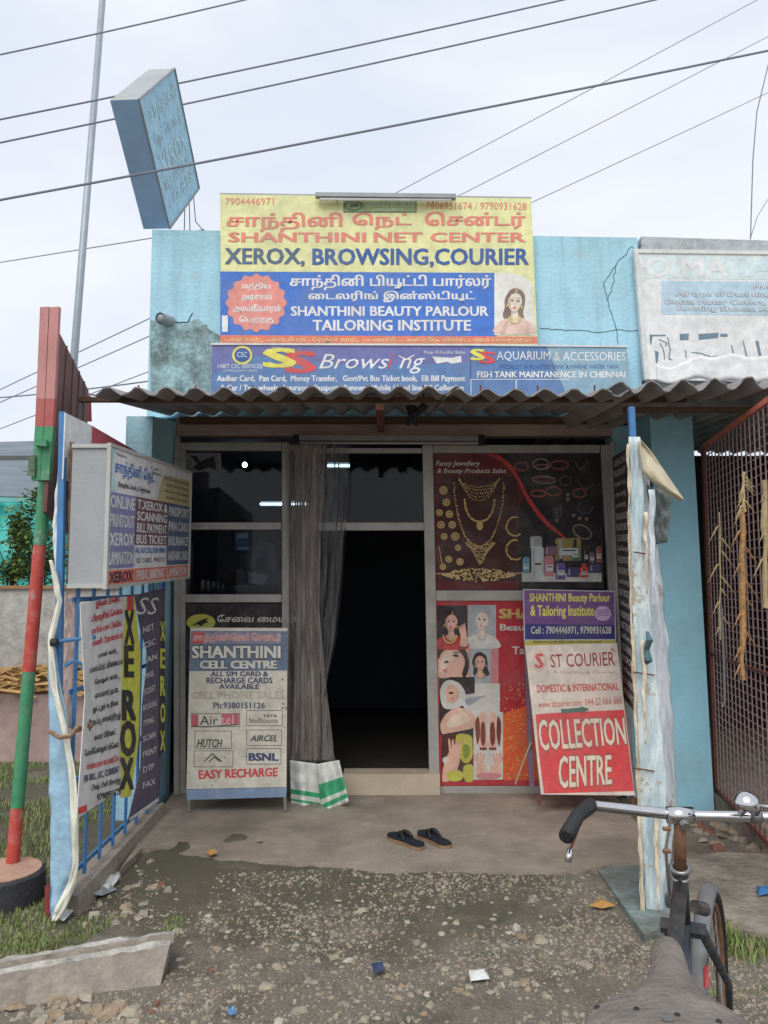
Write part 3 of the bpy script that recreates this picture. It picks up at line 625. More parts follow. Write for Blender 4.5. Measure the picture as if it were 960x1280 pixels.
def portrait_old(B, cx, cy, s, mats, dress=True, name='portrait', tilt=0, L0=2):
    """a printed woman: mats = skin, hair, dress, gold, dark, lips"""
    mb = MB(); X = lambda x: cx + x * s; Y = lambda y: cy + y * s
    B.ell(mb, X(0), Y(-6), 30 * s, 36 * s, 1, L0, 26)
    if dress: B.pol(mb, [(X(-50), Y(86)), (X(-46), Y(58)), (X(-14), Y(38)), (X(14), Y(38)), (X(46), Y(56)), (X(52), Y(86))], 2, L0)
    B.pol(mb, [(X(-10), Y(20)), (X(10), Y(20)), (X(16), Y(48)), (X(0), Y(62)), (X(-16), Y(48))], 0, L0 + 1)
    B.pol(mb, [(X(x), Y(y)) for x, y in [(-22, -10), (-19, -26), (-8, -33), (8, -33), (19, -26), (22, -10), (19, 8), (10, 22), (0, 28), (-10, 22), (-19, 8)]], 0, L0 + 2)
    B.pol(mb, [(X(x), Y(y)) for x, y in [(-23, -8), (-24, -26), (0, -42), (24, -26), (23, -8), (16, -22), (0, -31), (-16, -22)]], 1, L0 + 3)
    for sg in (-1, 1):
        B.ell(mb, X(sg * 9), Y(-7), 4.5 * s, 2 * s, 4, L0 + 3, 10); B.line(mb, [(X(sg * 4), Y(-12)), (X(sg * 14), Y(-13))], 1.8 * s, 4, L0 + 3)
        B.ell(mb, X(sg * 23), Y(8), 3.5 * s, 6 * s, 3, L0 + 4, 10)
    B.line(mb, [(X(0), Y(-5)), (X(-2), Y(6)), (X(2), Y(7))], 1.2 * s, 5, L0 + 3); B.ell(mb, X(0), Y(14), 7 * s, 2.8 * s, 5, L0 + 3, 12)
    B.line(mb, [(X(0), Y(-42)), (X(0), Y(-26))], 2.2 * s, 3, L0 + 4); B.ell(mb, X(0), Y(-24), 3 * s, 3.5 * s, 3, L0 + 5, 10)
    for k in range(3): B.line(mb, [(X(-14 - 2 * k), Y(36 + 4 * k)), (X(-7), Y(48 + 7 * k)), (X(7), Y(48 + 7 * k)), (X(14 + 2 * k), Y(36 + 4 * k))], 2.4 * s, 3, L0 + 4)
    return mb.build(name, mats, B.p)
lips = pm('printed_lips', (176, 92, 88))
mb = MB(); B.pol(mb, [(818, 252), (880, 256), (905, 266), (925, 285), (934, 432), (818, 432)], 0, 2); mb.build('print_panel', pale, e)
portrait(B, 876, 342, .96, [skin, pm('printed_soft_hair', (112, 92, 88)), pm('printed_pink_dress', (206, 160, 148)), gold, pm('printed_soft_brow', (92, 76, 74)), lips], L0=3)
# light fitting on top of the banner
e = empty('tube_fitting', at(482, 245, 5.86), 'slim grey tube light fitting above the yellow banner', 'tube light')
MB().slab([at(394, 240, 5.85), at(570, 242, 5.85), at(570, 247, 5.85), at(394, 245, 5.85)], (0, .05, 0)).build('batten', frame_grey, e)
MB().tube([at(400, 249, 5.87), at(564, 250, 5.87)], .012, 8).build('tube', white_pl, e)
for x in (420, 482, 540): MB().tube([at(x, 243, 5.88), at(x + 3, 262, 5.99)], .006, 5).build('bracket', frame_grey, e)
# SS browsing sign
pur = pm('faded_violet_flex', (88, 92, 140), dirt=.2); pur2 = pm('blue_violet_flex', (74, 104, 146), dirt=.2); greyb = pm('grey_blue_flex', (112, 142, 158), dirt=.3)
syel = pm('mustard_print', (190, 180, 72)); sred = pm('brick_red_print', (178, 58, 62)); wdim = pm('dim_white_print', (186, 192, 206))
e = signbody('browsing_sign', 'long violet Browsing sign with yellow and red S letters', 'sign', [(265, 431), (588, 432), (588, 500), (264, 500)], 5.80, .06, pur)
MB().slab([at(264, 428.5, 5.79), at(589, 430, 5.79), at(589, 432, 5.79), at(264, 431, 5.79)], (0, .07, 0)).build('top_trim', white_pl, e)
B = Board(e, zoomfn(250, 400, 2.2326, 5.80), NF)
mb = MB(); B.pol(mb, [(34, 150), (160, 100), (420, 128), (750, 120), (754, 222), (34, 222)], 0, 1); mb.build('print_panel', pur2, e)
mb = MB(); B.ell(mb, 118, 98, 28, 26, 0, 2, 24); B.ell(mb, 118, 98, 22, 20, 1, 3, 24); mb.build('logo', [syel, navy], e)
B.text(wdim, 'CSC', 104, 90, 132, 104, layer=4); B.text(wdim, 'I-NET CSC SERVICES', 50, 123, 173, 135); B.text(wdim, 'COMMON SERVICE CENTER', 66, 139, 160, 144)
B.text(syel, 'S', 183, 80, 262, 132, off=.04, layer=3); B.text(sred, 'S', 244, 88, 318, 147, off=.04, layer=2); B.text(wdim, 'Welcome to', 200, 74, 232, 79)
B.text(wdim, 'Brows', 332, 95, 528, 136, shear=.35, off=.0); B.text(sred, 'i', 524, 96, 541, 136, shear=.35); B.text(wdim, 'ng', 556, 106, 628, 150, shear=.35, off=.0)
B.text(wdim, 'Prop: R.Karthic Babu', 625, 86, 738, 97)
mb = MB(); B.pol(mb, [(648, 102), (700, 106), (728, 100), (730, 118), (702, 122), (690, 117), (660, 122)], 0, 2); B.line(mb, [(555, 100), (575, 110), (598, 98)], 3, 0, 2); mb.build('paint_smear', whi, e)
B.text(wdim, 'Aadhar Card,  Pan Card,  Money Transfer,   Govt/Pvt Bus Ticket book,  EB Bill Payment', 48, 155, 740, 176, off=.03)
B.text(wdim, '& Car / Two wheeler Insurance, Passport,  Renewal  Mobile / Land line Bill Collection', 58, 181, 735, 202, off=.03)
e = signbody('aquarium_sign', 'blue grey aquarium shop sign right of the violet sign', 'sign', [(588.5, 432), (783, 434), (786, 500), (588.5, 500)], 5.81, .055, pur2)
MB().slab([at(589, 430, 5.80), at(785, 432, 5.80), at(785, 434, 5.80), at(589, 432, 5.80)], (0, .06, 0)).build('top_trim', white_pl, e)
B = Board(e, zoomfn(580, 280, 2.526, 5.81), NF)
mb = MB(); B.pol(mb, [(260, 388), (512, 390), (520, 440), (516, 555), (330, 555)], 0, 1); mb.build('print_panel', greyb, e)
B.text(syel, 'S', 22, 396, 62, 430, layer=3, off=.04); B.text(sred, 'S', 52, 404, 96, 440, layer=2, off=.04)
B.text(wdim, 'AQUARIUM', 103, 402, 272, 434, off=.0); B.text(wdim, '& ACCESSORIES', 284, 404, 510, 432, off=.0)
B.text(navy, 'SPECIALIST IN PLANTED TANK & MARINE WATER TANK', 110, 444, 490, 457); B.text(wdim, 'FISH TANK MAINTANENCE IN CHENNAI', 42, 466, 508, 485, off=.03)
mb = MB()
for a in ((20, 490, 162, 492), (166, 490, 330, 492), (20, 490, 23, 550), (163, 490, 166, 550)): B.quad(mb, *a, 0, 2)
mb.build('table_lines', wdim, e)
# neighbour torn banner
wfl = pm('washed_white_flex', (188, 198, 206), dirt=.3); gfl = pm('washed_grey_blue', (150, 172, 186)); yfl = pm('washed_cream_print', (196, 200, 196)); tord = pm('torn_dark_backing', (88, 108, 122), dirt=.2)
e = signbody('torn_banner', 'washed out white roofing banner with torn lower half', 'banner', [(794, 312), (1060, 316), (1072, 480), (806, 474)], 5.93, .02, wfl)
MB().slab([at(792, 311, 5.92), at(1060, 315, 5.92), at(1060, 319, 5.92), at(793, 316, 5.92)], (0, .05, 0)).build('frame_bar', white_pl, e)
MB().slab([at(793, 311.5, 5.918), at(798, 311.5, 5.918), at(812, 474, 5.918), at(806, 474, 5.918)], (0, .05, 0)).build('frame_bar', white_pl, e)
B = Board(e, zoomfn(780, 290, 5.333, 5.93), NF)
mb = MB(); B.quad(mb, 130, 155, 1400, 310, 0, 1, .01); mb.build('print_panel', pm('washed_blue_band', (172, 188, 204)), e)
B.text(yfl, 'O.MA', 145, 170, 690, 300, off=.03); B.text(pm('washed_blue_letter', (166, 182, 200)), 'IAN', 770, 170, 1250, 300, off=.02)
mb = MB(); B.quad(mb, 250, 325, 1400, 550, 0, 1, .01); mb.build('print_panel', gfl, e)
dk = pm('faded_letter_outline', (92, 112, 128))
for w_, a in (('Manufacturers of', (865, 350, 1300, 380)), ('All type of Dust Bin, Acid Tanks,', (350, 396, 1330, 436)), ('Ducts, Motor Covers, M.S. Works', (275, 448, 1330, 484)), ('Roofing Sheets, All Industrial', (360, 494, 1330, 534))):
    B.text(wfl, w_, *a, outline=dk, ooff=.045, off=.005, slope=.01)
B2 = Board(e, lambda x, y: B.fn(x, y), NF); mb = MB()
for q in ([(170, 685), (280, 685), (278, 695), (190, 696), (182, 750), (174, 750)], [(495, 680), (630, 672), (628, 705), (500, 720)], [(370, 680), (432, 676), (430, 720), (372, 722)], [(640, 680), (690, 678), (690, 700), (642, 698)], [(205, 790), (232, 800), (225, 870), (212, 875)], [(875, 725), (895, 725), (925, 860), (905, 862)], [(560, 880), (598, 890), (590, 915), (568, 912)], [(895, 885), (935, 890), (920, 940), (905, 930)], [(712, 755), (720, 755), (745, 850), (735, 852)], [(790, 725), (796, 725), (828, 850), (815, 850)]): B.pol(mb, q, 0, 1)
for q in ([(450, 805), (520, 810), (580, 835), (640, 830), (720, 855)], [(455, 850), (560, 858), (700, 860)], [(240, 740), (262, 790), (270, 850)], [(290, 700), (310, 780), (300, 850), (320, 850)], [(410, 790), (415, 840)], [(600, 900), (622, 950), (620, 990)], [(865, 880), (870, 950)], [(665, 945), (710, 950), (708, 935)], [(230, 715), (290, 745), (275, 760)], [(740, 855), (860, 860)]): B.line(mb, jag(q, 3, 4), 7)
mb.build('torn_patch', tord, e)
# wrinkled folds of loose flex at the bottom of the banner
mb = MB()
def fold(u, v):
    x = 215 + 900 * u; y = 850 + 40 * mnoise.noise(Vector((u * 5, 0, 0))) + 60 * math.cos(u * 5) * (1 - v) * .6 + 140 * v
    p = B.fn(x, y); return p + Vector((0, -.006 - .005 * abs(math.sin(u * 9 + v * 3)) * v - .006 * mnoise.noise(Vector((u * 12, v * 4, 0))), 0))
mb.grid(fold, 60, 6); mb.build('loose_fold', wfl, e, smooth=True, solid=.001)

# roof light box, tipped forward over the parapet edge
V = [Vector(v) for v in [(-1.754, 6.05, 4.505), (-1.801, 5.345, 5.155), (-1.673, 6.66, 5.175), (-1.72, 5.955, 5.825), (-1.97, 6.07, 4.51), (-2.017, 5.366, 5.16), (-1.936, 5.976, 5.83), (-1.889, 6.68, 5.18)]]
sc_ = 1.0
e = empty('roof_light_box', V[0], 'blue light box sign tipping forward above the parapet corner', 'sign')
lb_dark = mat('dark_blue_sheet_metal', (104, 134, 164), .6, .1, 5, dirt=.2, dirtc=(.3, .32, .34), E=.5); lb_top = mat('dusty_grey_sheet_metal', (158, 164, 166), .7, .15, 6, E=.9)
lb_face = pm('washed_sky_flex', (122, 162, 182), dirt=.4); lb_let = pm('washed_sky_letter', (142, 172, 182), dirt=.4)
def shell(a, b_, c, d, m, name, th):
    n = (b_ - a).cross(d - a).normalized() * th
    MB().slab([a, b_, c, d], n).build(name, m, e)
ctr = sum(V, Vector()) / 8
def shellin(a, b_, c, d, m, name, th=.012):
    n = (b_ - a).cross(d - a).normalized()
    if n.dot(ctr - a) < 0: n = -n
    MB().slab([a, b_, c, d], n * th).build(name, m, e)
shellin(V[1], V[3], V[2], V[0], lb_face, 'face_panel'); shellin(V[5], V[1], V[0], V[4], lb_dark, 'side_panel', .011); shellin(V[5], V[6], V[3], V[1], lb_top, 'top_panel', .010)
shellin(V[6], V[5], V[4], V[7], lb_dark, 'back_panel', .009); shellin(V[0], V[2], V[7], V[4], lb_dark, 'bottom_panel', .008); shellin(V[3], V[6], V[7], V[2], lb_dark, 'far_side_panel', .007)
fn = lambda x, y: V[1].lerp(V[3], x / 100).lerp(V[0].lerp(V[2], x / 100), y / 100)
nrm = (V[3] - V[1]).cross(V[0] - V[1]);
if nrm.dot(V[0] - ctr) < 0: nrm = -nrm
B = Board(e, fn, nrm)
for k, (w_, y0, h) in enumerate((('சாந்தினி', 8, 16), ('நெட் சென்டர்', 28, 14), ('XEROX', 46, 16), ('BROWSING', 66, 9), ('COURIER', 79, 10))): B.text(lb_let, w_, 14, y0, 90, y0 + h, tamil=True, off=.02)
for a, c in ((1, 0), (1, 3), (3, 2), (0, 2)): MB().tube([V[a] + nrm.normalized() * .004, V[c] + nrm.normalized() * .004], .009, 4).build('edge_trim', frame_grey, e)
mb = MB()
for k in range(3): mb.tube([V[0].lerp(V[2], .5 + .15 * k), V[0].lerp(V[2], .4 + .2 * k) + Vector((.03, -.02, -.25)), Vector((-1.55 + .05 * k, 6.1, 4.47))], .004, 5)
mb.build('stay_wire', rubber, e)

# hanging light box by the left gate
XF = -1.40
c4 = [atx(133, 553, XF), atx(237, 590, XF), atx(237, 722, XF), atx(133, 735, XF)]
c4[1].y = c4[2].y = (c4[1].y + c4[2].y) / 2; c4[0].y = c4[3].y = 3.88
e = empty('hanging_light_box', c4[3], 'grey sided light box sign with XEROX strip on the left gate', 'sign')
bx_side = mat('dusty_galvanised_sheet', (146, 150, 154), .7, .15, 8, bump=.1, dirt=.45, dirtc=(.25, .22, .18), dsc=4, E=.8)
bx_rim = mat('pale_aluminium_rim', (176, 178, 176), .5, .1, 8, dirt=.35, dirtc=(.25, .2, .15), E=.85)
d = Vector((-.185, 0, 0))
MB().slab([c4[0] + Vector((-.004, .004, 0)), c4[1] + Vector((-.004, -.004, 0)), c4[2] + Vector((-.004, -.004, 0)), c4[3] + Vector((-.004, .004, 0))], d).build('case', bx_side, e)
fn = lambda x, y: c4[0].lerp(c4[1], x / 100).lerp(c4[3].lerp(c4[2], x / 100), y / 100)
for a in ((-.5, -.8, 100.5, 1.6), (-.5, 98.4, 100.5, 100.8), (-.5, 1.7, 1, 98.3), (99, 1.7, 100.5, 98.3)):
    q = [fn(a[0], a[1]), fn(a[2], a[1]), fn(a[2], a[3]), fn(a[0], a[3])]
    MB().slab([p + Vector((.010, 0, 0)) for p in q], (-.02, 0, 0)).build('rim', bx_rim, e)
for z0 in (c4[0].z, c4[3].z + .02): MB().box(XF - .19, 3.872, z0 - .02, XF - .006, 3.886, z0).build('rim', bx_rim, e)
B = Board(e, fn, (1, 0, 0)); E2 = .42
def p2(n, c, **k): return pm(n, c, E=E2, **k)
bw = p2('box_white_flex', (176, 184, 192)); bv = p2('box_violet_flex', (96, 96, 128)); bm_ = p2('box_maroon_flex', (86, 58, 66)); bn = p2('box_navy_flex', (62, 74, 96)); by_ = p2('box_mustard_flex', (140, 132, 96)); br = p2('box_red_flex', (178, 84, 70))
btx = p2('box_white_print', (196, 198, 204)); bblu = p2('box_blue_print', (58, 92, 138)); bblk = p2('box_black_print', (42, 40, 48)); bcy = p2('box_cyan_flex', (126, 166, 188))
mb = MB(); B.quad(mb, 1, 1.6, 99, 98.4, 0, 1); B.pol(mb, [(58, 10), (99, 8), (99, 33), (50, 33)], 1, 2); B.quad(mb, 1, 33, 26, 87, 2, 2); B.quad(mb, 26, 33, 65, 70, 3, 2); B.quad(mb, 65, 33, 99, 87, 4, 2); B.quad(mb, 1, 88, 99, 98.4, 5, 2); B.pol(mb, [(1, 2), (5, 2), (3, 16), (7, 32), (1, 32)], 6, 2)
mb.build('print_panel', [bw, by_, bv, bm_, bn, br, bcy], e)
B.text(bblk, 'Welcome to', 6, 4, 16, 6.5); B.text(bblu, 'சாந்தினி நெட்', 5, 9, 47, 22, tamil=True, off=.035); B.text(bblk, 'பிரவுசிங் சென்டர் ஜெராக்ஸ்', 8, 24.5, 42, 30, tamil=True, off=.02)
B.text(bblk, 'Cell :', 42, 6, 54, 8.5); B.text(bblk, '7904446971', 42, 10, 55, 12.5)
for k in range(4): B.text(bblk, 'RAIL, BUS, AIR TICKET BOOKING', 62 if k % 2 else 60, 11 + 5.5 * k, 96, 13.8 + 5.5 * k, layer=3, off=0)
for k, w_ in enumerate(('ONLINE', 'PRINTOUT', 'XEROX', 'LAMINATION')): B.text(btx, w_, 2, 35 + 13.4 * k, 25, 44 + 13.4 * k, layer=3, off=.03)
for k, w_ in enumerate(('T.XEROX &', 'SCANNING', 'BILL PAYMENT', 'BUS TICKET')): B.text(btx, w_, 28, 35 + 9 * k, 64, 42 + 9 * k, layer=3, off=.03)
B.text(bblu, 'A4, A3 COLOUR PRINT', 27, 72, 64, 77, layer=3, off=.03); B.text(bblk, 'ID CARD  PHOTO', 29, 80, 63, 84, layer=3)
for k, w_ in enumerate(('PASSPORT', 'PAN CARD', 'INSURANCE', 'AADHAR CARD')): B.text(btx, w_, 67, 36 + 13 * k, 97, 44 + 13 * k, layer=3, off=.03)
B.text(bblk, 'XEROX', 3, 89.5, 25, 97, layer=3, off=.04); B.text(btx, 'SPIRAL BINDING', 29, 89.5, 62, 97, layer=3, off=.03); B.text(btx, 'LAMINATION', 66, 89.5, 96, 97, layer=3, off=.03)

# ---- left gate (blue steel fence) with banners
XG = -1.53
gate = empty('left_gate', (XG, 4.7, 0), 'blue steel gate running back beside the porch on the left', 'gate')
ya = [3.95 + .21 * k for k in range(8)]
for y in ya: MB().tube([(XG - .03, y, .12), (XG - .03, y, 2.2)], .011, 6).build('bar', blue_paint, gate)
for z in (.16, .62, 1.08, 1.54, 2.0): MB().box(XG - .055, 3.93, z - .012, XG - .043, 5.44, z + .012).build('rail', blue_paint, gate)
MB().box(XG - .06, 5.44, .05, XG - .02, 5.48, 2.4).build('end_post', blue_paint, gate)
structure(MB().hexa([(XG - .14, 3.95, -.05), (XG + .05, 3.95, -.05), (XG + .05, 5.45, -.05), (XG - .14, 5.45, -.05), (XG - .12, 3.95, .09), (XG + .02, 3.95, .09), (XG + .02, 5.45, .12), (XG - .12, 5.45, .12)]).build('low_kerb', concrete))
def bent(name, label, cat, poly, X, m, sc, ox, oy, wav=.02):
    pts = [atx(ox + x / sc, oy + y / sc, X) for x, y in poly]; e = empty(name, pts[-1], label, cat)
    MB().prism(pts, (-.004, 0, 0)).build('sheet', m, e)
    return e, Board(e, lambda x, y: atx(ox + x / sc, oy + y / sc, X), (1, 0, 0))
E3 = .5
def p3(n, c, **k): return pm(n, c, E=E3, **k)
xw = p3('gate_white_flex', (186, 186, 186)); xy = p3('gate_yellow_flex', (196, 182, 52)); xr = p3('gate_red_print', (188, 52, 56)); xk = p3('gate_black_print', (34, 34, 38)); xp = p3('gate_violet_flex', (72, 66, 86)); xb = p3('gate_blue_print', (44, 50, 92)); xd = p3('gate_dark_flex', (44, 42, 50))
e, B = bent('xerox_banner', 'white Tamil price banner with yellow vertical XEROX strip', 'banner', [(168, 152), (250, 135), (356, 124), (378, 330), (372, 620), (345, 822), (310, 828), (302, 800), (156, 900), (185, 480)], -1.475, xw, 2.782, 40, 700)
mb = MB(); B.pol(mb, [(330, 126), (355, 124), (377, 330), (371, 620), (344, 822), (311, 827), (306, 650), (314, 300)], 0, 1); B.pol(mb, [(330, 126), (352, 124), (352, 175), (330, 178)], 1, 2); B.quad(mb, 160, 862, 190, 885, 1, 2, -.4); mb.build('print_panel', [xy, xr], e)
for ch, a in (('X', (322, 178, 352, 290)), ('E', (322, 300, 350, 405)), ('R', (315, 455, 357, 555)), ('O', (308, 562, 357, 680)), ('X', (306, 690, 350, 795))): B.text(xk, ch, *a, layer=3, off=.05)
rows = [('இன்டர்நெட்', 222, 143, 308, 172, xr), ('பிரவுசிங் சேவை', 207, 190, 312, 222, xr), ('ரயில் பஸ் டிக்கெட்', 208, 234, 314, 262, xr), ('மணி டிரான்ஸ்பர்', 210, 276, 314, 304, xr), ('பான் கார்டு', 230, 322, 296, 344, xk), ('பாஸ்போர்ட் விண்ணப்பம்', 200, 370, 313, 398, xk), ('ரேஷன் கார்டு', 218, 414, 300, 438, xk), ('வாக்காளர் அட்டை', 218, 460, 300, 486, xk), ('ஓட்டுநர் உரிமம்', 210, 508, 298, 536, xk), ('பிறப்பு சான்றிதழ்', 192, 556, 306, 588, xk), ('கலர் பிரிண்ட்', 215, 606, 292, 632, xk), ('லேமினேஷன் ஸ்கேன்', 182, 660, 300, 690, xk), ('ஸ்பைரல் பைண்டிங்', 190, 705, 300, 735, xr), ('EB BILL, LIC, CURRENT', 180, 750, 302, 776, xb), ('டிஷ் டிவி ரீசார்ஜ்', 205, 782, 306, 808, xk), ('9790931628', 225, 815, 306, 838, xk)]
for w_, x0, y0, x1, y1, m in rows: B.text(m, w_, x0, y0, x1, y1, layer=3, slope=-.28, tamil=True, off=.025)
e, B = bent('services_banner', 'torn dark violet services banner behind the white XEROX banner', 'banner', [(357, 122), (462, 98), (462, 560), (440, 835), (335, 905), (378, 720), (384, 500), (404, 330), (375, 230)], -1.50, xp, 2.782, 40, 700)
mb = MB(); B.pol(mb, [(445, 200), (461, 200), (460, 660), (440, 690)], 0, 1); B.pol(mb, [(340, 895), (440, 825), (440, 838), (336, 908)], 1, 2); mb.build('print_panel', [xd, xw], e)
for k, ch in enumerate('XEROX'): B.text(xy, ch, 446, 215 + 95 * k, 461, 280 + 95 * k, layer=2, off=.04)
B.text(xw, 'SS', 362, 130, 440, 190, layer=2, shear=.3)
for k, w_ in enumerate(('NET', 'CSC', 'PAN', 'EMAIL', 'TICKET', 'BOOKING', 'TYPING', 'SCAN', 'PRINT', 'DTP', 'FAX')):
    y = 235 + 54 * k; B.text(xw, w_, 385, y, 385 + 38 + (k % 3) * 5, y + 20, layer=2, slope=-.4, off=.02)
# banner along the top of the gate, behind the light box
e = empty('gate_top_banner', (-1.60, 4.7, 2.3), 'white and red banner edge showing above the hanging light box', 'banner')
tz = [atx(82, 516, -1.63), atx(115, 532, -1.63), atx(215, 590, -1.63)]
for a, c, m, nm in ((tz[0], tz[1], xw, 'white_end'), (tz[1] + Vector((0, .002, 0)), tz[2], p3('dull_red_flex', (150, 62, 70)), 'red_length')):
    MB().slab([a, c, Vector((c.x, c.y, 2.15)), Vector((a.x, a.y, 2.15))], (-.006, 0, 0)).build(nm, m, e)
B = Board(e, lambda x, y: atx(x, y, -1.63), (1, 0, 0))
for k in range(9): mb = MB()
# ---- posts
def post(name, label, p0, p1, r, m):
    e = empty(name, (p0.x, p0.y, 0), label, 'post'); d = p1 - p0
    MB().hexa([p0 + Vector(v) for v in ((-r, -r, 0), (r, -r, 0), (r, r, 0), (-r, r, 0))] + [p1 + Vector(v) for v in ((-r, -r, 0), (r, -r, 0), (r, r, 0), (-r, r, 0))]).build('tube', m, e, bevel=.004)
    return e
pl0, pl1 = at(68, 1140, 3.9), at(79, 516, 3.9)
gp_l = post('gate_post', 'bright blue post at the left gate, partly wrapped in flex', pl0, pl1, .017, blue_paint)
MB().tube([pl1, pl1 + Vector((0, 0, .004))], .02, 8).build('cap', blue_paint, gp_l)
cyf = p3('cyan_painted_flex', (112, 142, 160), rough=.7, bump=.5, bsc=18); pkf = p3('faded_pink_flex', (176, 150, 140)); crf = p3('cream_flex_edge', (178, 172, 158)); gyw = p3('pale_grey_flex', (176, 184, 190))
def wrinkle(name, label, cat, strips, Y, m, rows=26, th=.003, amp=.008, seed=0):
    """strips: list of (y, xleft, xright) px at distance Y; a draped sheet following them"""
    e = MB()
    def f(u, v):
        k = v * (len(strips) - 1); i = min(int(k), len(strips) - 2); t_ = k - i; a, c = strips[i], strips[i + 1]
        y = a[0] + (c[0] - a[0]) * t_; xl_ = a[1] + (c[1] - a[1]) * t_; xr_ = a[2] + (c[2] - a[2]) * t_
        p = at(xl_ + (xr_ - xl_) * u, y, Y)
        return p + Vector((.4 * amp * mnoise.noise(Vector((seed, v * 9, u * 2))), amp * mnoise.noise(Vector((u * 3 + seed, v * 14, 0))) * 2 + .05 * (abs(u - .5) ** 2), 0))
    e.grid(f, 10, rows * 2); o = e.build(name, m, smooth=True, solid=th); return tag(o, label, cat)
o = wrinkle('flex_wrap', 'cyan flex sheet wrapped round the foot of the left gate post', 'flex sheet', [(790, 60, 66), (840, 59, 72), (900, 60, 84), (960, 60, 86), (1000, 61, 88), (1060, 62, 96), (1095, 62, 94), (1130, 62, 78), (1150, 63, 68)], 3.86, cyf, seed=1)
o = wrinkle('flex_strip', 'cream curled flex strip down the left gate post', 'flex sheet', [(700, 60, 64), (735, 66, 74), (752, 70, 76), (800, 58, 66), (860, 62, 70), (905, 74, 82), (960, 84, 92), (1010, 86, 97), (1080, 90, 97), (1105, 84, 95), (1140, 66, 80), (1152, 64, 70)], 3.83, crf, seed=2, rows=36)
o = wrinkle('flex_strip', 'grey white flex ribbon along the upper left blue post', 'flex sheet', [(524, 73, 79), (580, 72, 78), (640, 66, 76), (680, 65, 74), (730, 70, 78), (770, 74, 78)], 3.93, gyw, seed=3)
o = wrinkle('flex_strip', 'faded pink flex panel beside the blue post under the light box', 'flex sheet', [(738, 82, 95), (760, 80, 94), (800, 80, 92), (850, 78, 90), (910, 82, 88)], 3.96, pkf, seed=4)
o = wrinkle('cardboard_strip', 'brown weathered strip between the blue post and light box', 'strip', [(552, 85, 92), (600, 86, 91), (660, 84, 90), (735, 82, 90)], 3.94, mat('brown_weathered_strip', (132, 108, 84), .9, .4, 20, E=.7), seed=5)
mb = MB(); mb.tube([at(62, 914, 3.8), at(75, 922, 3.79), at(88, 920, 3.8), at(96, 909, 3.85), at(112, 912, 3.95)], .011, 7); mb.tube([at(92, 914, 3.84), at(115, 906, 3.95)], .012, 6)
tag(mb.build('rope', mat('brown_rope', (128, 102, 78), .95, .4, 60, bump=.4, E=.7)), 'brown rope tying the gate to the left post', 'rope')
e = empty('gate_bolt', at(64, 803, 3.84), 'blue sliding bolt across the left gate post', 'bolt')
MB().tube([at(62, 803, 3.85), at(120, 796, 3.95)], .010, 8).build('rod', blue_paint, e); MB().tube([at(82, 832, 3.88), at(92, 826, 3.87), at(104, 830, 3.9), at(104, 838, 3.9)], .009, 6).build('catch', blue_paint, e)
MB().tube([at(64, 803, 3.83), at(72, 803, 3.83)], .02, 8).build('knob', rubber, e)
o = MB().slab([at(56, 1108, 3.93), at(62, 1106, 3.93), at(63, 1152, 3.93), at(56, 1155, 3.93)], (0, .02, 0)).build('wood_peg', mat('flaking_red_paint', (150, 60, 58), .8, .3, 30)); tag(o, 'flaking red stake at the foot of the left post', 'stake')
# right post, folded gate leaf wrapped in flex
pr0, pr1 = at(817, 1140, 4.03), at(789, 509, 4.03)
post('gate_post', 'bright blue post top above the right flex wrapped leaf', pr0, pr1, .016, blue_paint)
e = empty('right_gate_leaf', at(812, 1150, 4.0), 'folded right gate leaf wrapped in peeling cyan and white flex', 'gate')
def skin_(name, strips, Y, m, seed, amp=.008, Y2=None, nu=14, rows=60):
    mb = MB()
    def f(u, v):
        yy = strips[0][0] + (strips[-1][0] - strips[0][0]) * v
        i = 0
        while i < len(strips) - 2 and strips[i + 1][0] < yy: i += 1
        a, c = strips[i], strips[i + 1]; t_ = (yy - a[0]) / (c[0] - a[0])
        x0 = a[1] + (c[1] - a[1]) * t_; x1 = a[2] + (c[2] - a[2]) * t_
        x0 += 2.6 * mnoise.noise(Vector((v * 22, seed, 1))) + 1.2 * mnoise.noise(Vector((v * 70, seed, 3))); x1 += 3.4 * mnoise.noise(Vector((v * 18, seed, 7))) + 1.8 * mnoise.noise(Vector((v * 60, seed, 9)))
        yd = Y + ((Y2 or Y) - Y) * u + amp * (mnoise.noise(Vector((u * 2.5 + seed, v * 8, 0))) * 2 + mnoise.noise(Vector((u * 6 + seed, v * 26, 5))))
        return at(x0 + (x1 - x0) * u, yy, yd)
    mb.grid(f, nu, rows); return mb.build(name, m, e, smooth=True, solid=.003)
wfx = mat('white_peeling_flex', (176, 182, 188), .7, .25, 9, bump=.4, bsc=22, dirt=.7, dirtc=(.25, .33, .42), dsc=3, E=.62, dpos=.5, stretch=(4, 4, 1), peel=.6, peelc=(.3, .22, .16)); cfx = mat('cyan_streaked_flex', (176, 188, 190), .7, .25, 7, bump=.4, bsc=22, dirt=.85, dirtc=(.18, .33, .42), dsc=2.2, E=.62, dpos=.47, stretch=(5, 5, 1), peel=.8, peelc=(.42, .36, .26)); rsk = mat('rusty_cream_edge', (186, 172, 150), .85, .3, 14, dirt=.7, dirtc=(.2, .1, .05), dsc=9, E=.6)
skin_('edge_sheet', [(555, 784, 787), (650, 785, 788), (750, 787, 790), (900, 793, 797), (1000, 797, 801), (1150, 801, 806)], 3.915, rsk, 11, .006)
skin_('front_sheet', [(546, 786, 800), (575, 787, 804), (650, 788, 806), (750, 790, 812), (900, 797, 826), (1000, 800, 835), (1100, 805, 832), (1158, 808, 828)], 3.93, cfx, 12, .008)
